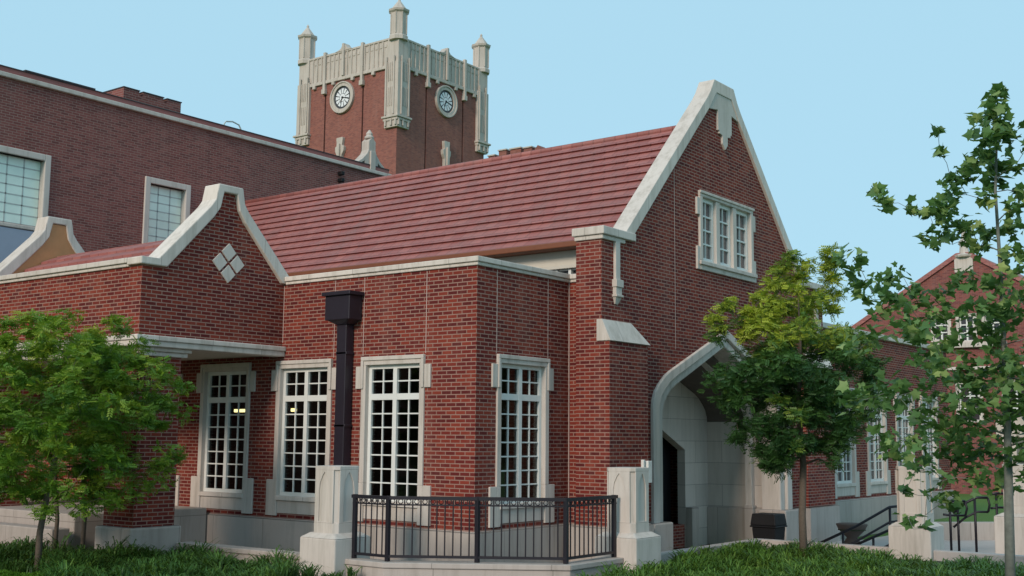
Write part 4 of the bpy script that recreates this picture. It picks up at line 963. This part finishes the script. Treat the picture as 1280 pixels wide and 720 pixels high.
# planted beds of strap-leaved ground cover
def bed(name, label_poly, density, seed, hgt=(.20, .34), mat=None):
    r = np.random.default_rng(seed); poly = np.array(label_poly)
    mn, mx = poly.min(0), poly.max(0); A = (mx-mn).prod(); n = int(A*density)
    P = r.uniform(mn, mx, (n, 2))
    ins = np.zeros(n, bool); j = len(poly)-1
    for i in range(len(poly)):
        xi, yi = poly[i]; xj, yj = poly[j]
        c = ((yi > P[:, 1]) != (yj > P[:, 1])) & (P[:, 0] < (xj-xi)*(P[:, 1]-yi)/(yj-yi+1e-9)+xi); ins ^= c; j = i
    P = P[ins]; n = len(P); nb = 16
    clump = .78+.45*np.sin(P[:, 0]*3.1+np.sin(P[:, 1]*2.3))*np.cos(P[:, 1]*2.7+.5)+r.normal(0, .12, n)
    P = np.repeat(P, nb, 0); H = np.repeat(clump, nb)*r.uniform(hgt[0], hgt[1], n*nb); ct = np.repeat(r.normal(.4, .17, n), nb)
    a = r.uniform(0, 2*np.pi, n*nb); lean = r.uniform(.35, 1.25, n*nb)*H; w = r.uniform(.006, .012, n*nb)
    d = np.stack([np.cos(a), np.sin(a)], 1); s = np.stack([-np.sin(a), np.cos(a)], 1)*w[:, None]
    P = P+r.normal(0, .03, P.shape); z0 = .42
    rowsv = []
    for f, lf, zf, wf in ((0, 0, 0, 1), (.5, .35, .72, 1), (.8, .72, .95, .8), (1, 1.0, .86, .1)):
        c = P+d*(lean*lf)[:, None]; z = z0+H*zf
        for sg in (-1, 1): rowsv.append(np.concatenate([c+sg*s*wf, z[:, None]], 1))
    V = np.stack(rowsv, 1).reshape(-1, 3)
    b = (np.arange(len(P))*8)[:, None, None]; F = b+np.array([[0, 1, 3, 2], [2, 3, 5, 4], [4, 5, 7, 6]])[None]
    tone = np.repeat(np.clip(ct+r.normal(0, .12, len(P)), 0, 1), 8)
    o = faces_mesh(name, V, F.reshape(-1, 4), mat, tone); o['kind'] = 'stuff'; return o
GRASS = leaf_mat('strap_leaf', (.022, .062, .016), (.06, .14, .026), (.17, .29, .05), trans=.2)
GRASS2 = leaf_mat('strap_leaf_light', (.035, .085, .014), (.095, .19, .026), (.21, .32, .06), trans=.2)
o = bed('ground_cover', [(-13, -4.2), (-6.8, -4.0), (-4.6, -2.6), (-1.5, -2.5), (-1.55, -3.0), (-.55, -3.0), (-.3, -3.4), (-.3, -6), (-2.2, -6.3), (-3.75, -5.1), (-5.4, -5.35), (-13, -9)], 46, 1, mat=GRASS); o['label'] = 'dark strap leaved ground cover in the left bed'
o = bed('ground_cover', [(-.72, -2.42), (-.2, -2.5), (-.15, -2.9), (-.6, -2.9)], 60, 5, mat=GRASS)
o = bed('ground_cover', [(2.75, 1.4), (2.9, -1.2), (4.0, -3.6), (9.5, -3.6), (9.5, 3.6), (6.6, 4.9), (4.5, 5.4), (2.2, 6.3), (2.1, 3.2)], 42, 2, (.16, .28), GRASS2); o['label'] = 'green strap leaved ground cover in the right bed'

sheet('lawn_edge', [(-13, -12), (-1.8, -8), (-2.2, -6.35), (-3.75, -5.15), (-5.4, -5.4), (-13, -9.05)], .45, LAWN)
GRASS3 = leaf_mat('mown_grass', (.05, .14, .012), (.10, .25, .02), (.18, .34, .04), trans=.25)
o = bed('lawn_grass', [(-7.5, -7.5), (-2.4, -7.2), (-2.4, -6.2), (-3.75, -5.15), (-5.4, -5.4)], 160, 9, (.05, .09), GRASS3); o['label'] = 'short bright lawn grass in the lower left corner'
# ------------------------------------------------------------------ light, sky, camera
w = bpy.data.worlds.new('World'); scene.world = w; w.use_nodes = True
nt = w.node_tree; bg = nt.nodes['Background']
sky = nt.nodes.new('ShaderNodeTexSky'); sky.sky_type = 'NISHITA'; sky.sun_disc = False
SUN_EL, SUN_AZ = math.radians(26), math.radians(172)     # azimuth clockwise from +Y: the sun stands behind and left of the camera
sky.sun_elevation = SUN_EL; sky.sun_rotation = SUN_AZ
mx = nt.nodes.new('ShaderNodeMix'); mx.data_type = 'RGBA'; mx.inputs[0].default_value = .90
nt.links.new(sky.outputs[0], mx.inputs[6]); mx.inputs[7].default_value = (4.55, 7.55, 9.25, 1)
nt.links.new(mx.outputs[2], bg.inputs['Color']); bg.inputs['Strength'].default_value = .10
sd = bpy.data.lights.new('sun', 'SUN'); sd.energy = 2.3; sd.angle = math.radians(14); sd.color = (1, .84, .70)
so = bpy.data.objects.new('sun', sd); COL.objects.link(so)
dirv = Vector((math.sin(SUN_AZ)*math.cos(SUN_EL), math.cos(SUN_AZ)*math.cos(SUN_EL), math.sin(SUN_EL)))
so.rotation_euler = dirv.to_track_quat('Z', 'Y').to_euler(); so.location = dirv*60

cd = bpy.data.cameras.new('camera'); cd.sensor_width = 36; cd.lens = 1466.41/1280*36; cd.clip_end = 5000; cd.clip_start = .1
co = bpy.data.objects.new('camera', cd); COL.objects.link(co)
R0 = Vector((.7959882, .6052492, .0087235)); D0 = Vector((-.069943, .1062809, -.9918731)); F0 = Vector((-.6012576, .7889092, .1269313))
mw = Matrix.Identity(4)
for i in range(3): mw[i][0] = R0[i]; mw[i][1] = -D0[i]; mw[i][2] = -F0[i]
mw.translation = Vector((12.29, -15.16, 2.53)); co.matrix_world = mw
scene.camera = co
vs = scene.view_settings; vs.view_transform = 'Standard'; vs.look = 'None'; vs.gamma = 1; vs.exposure = 0; vs.use_curve_mapping = False
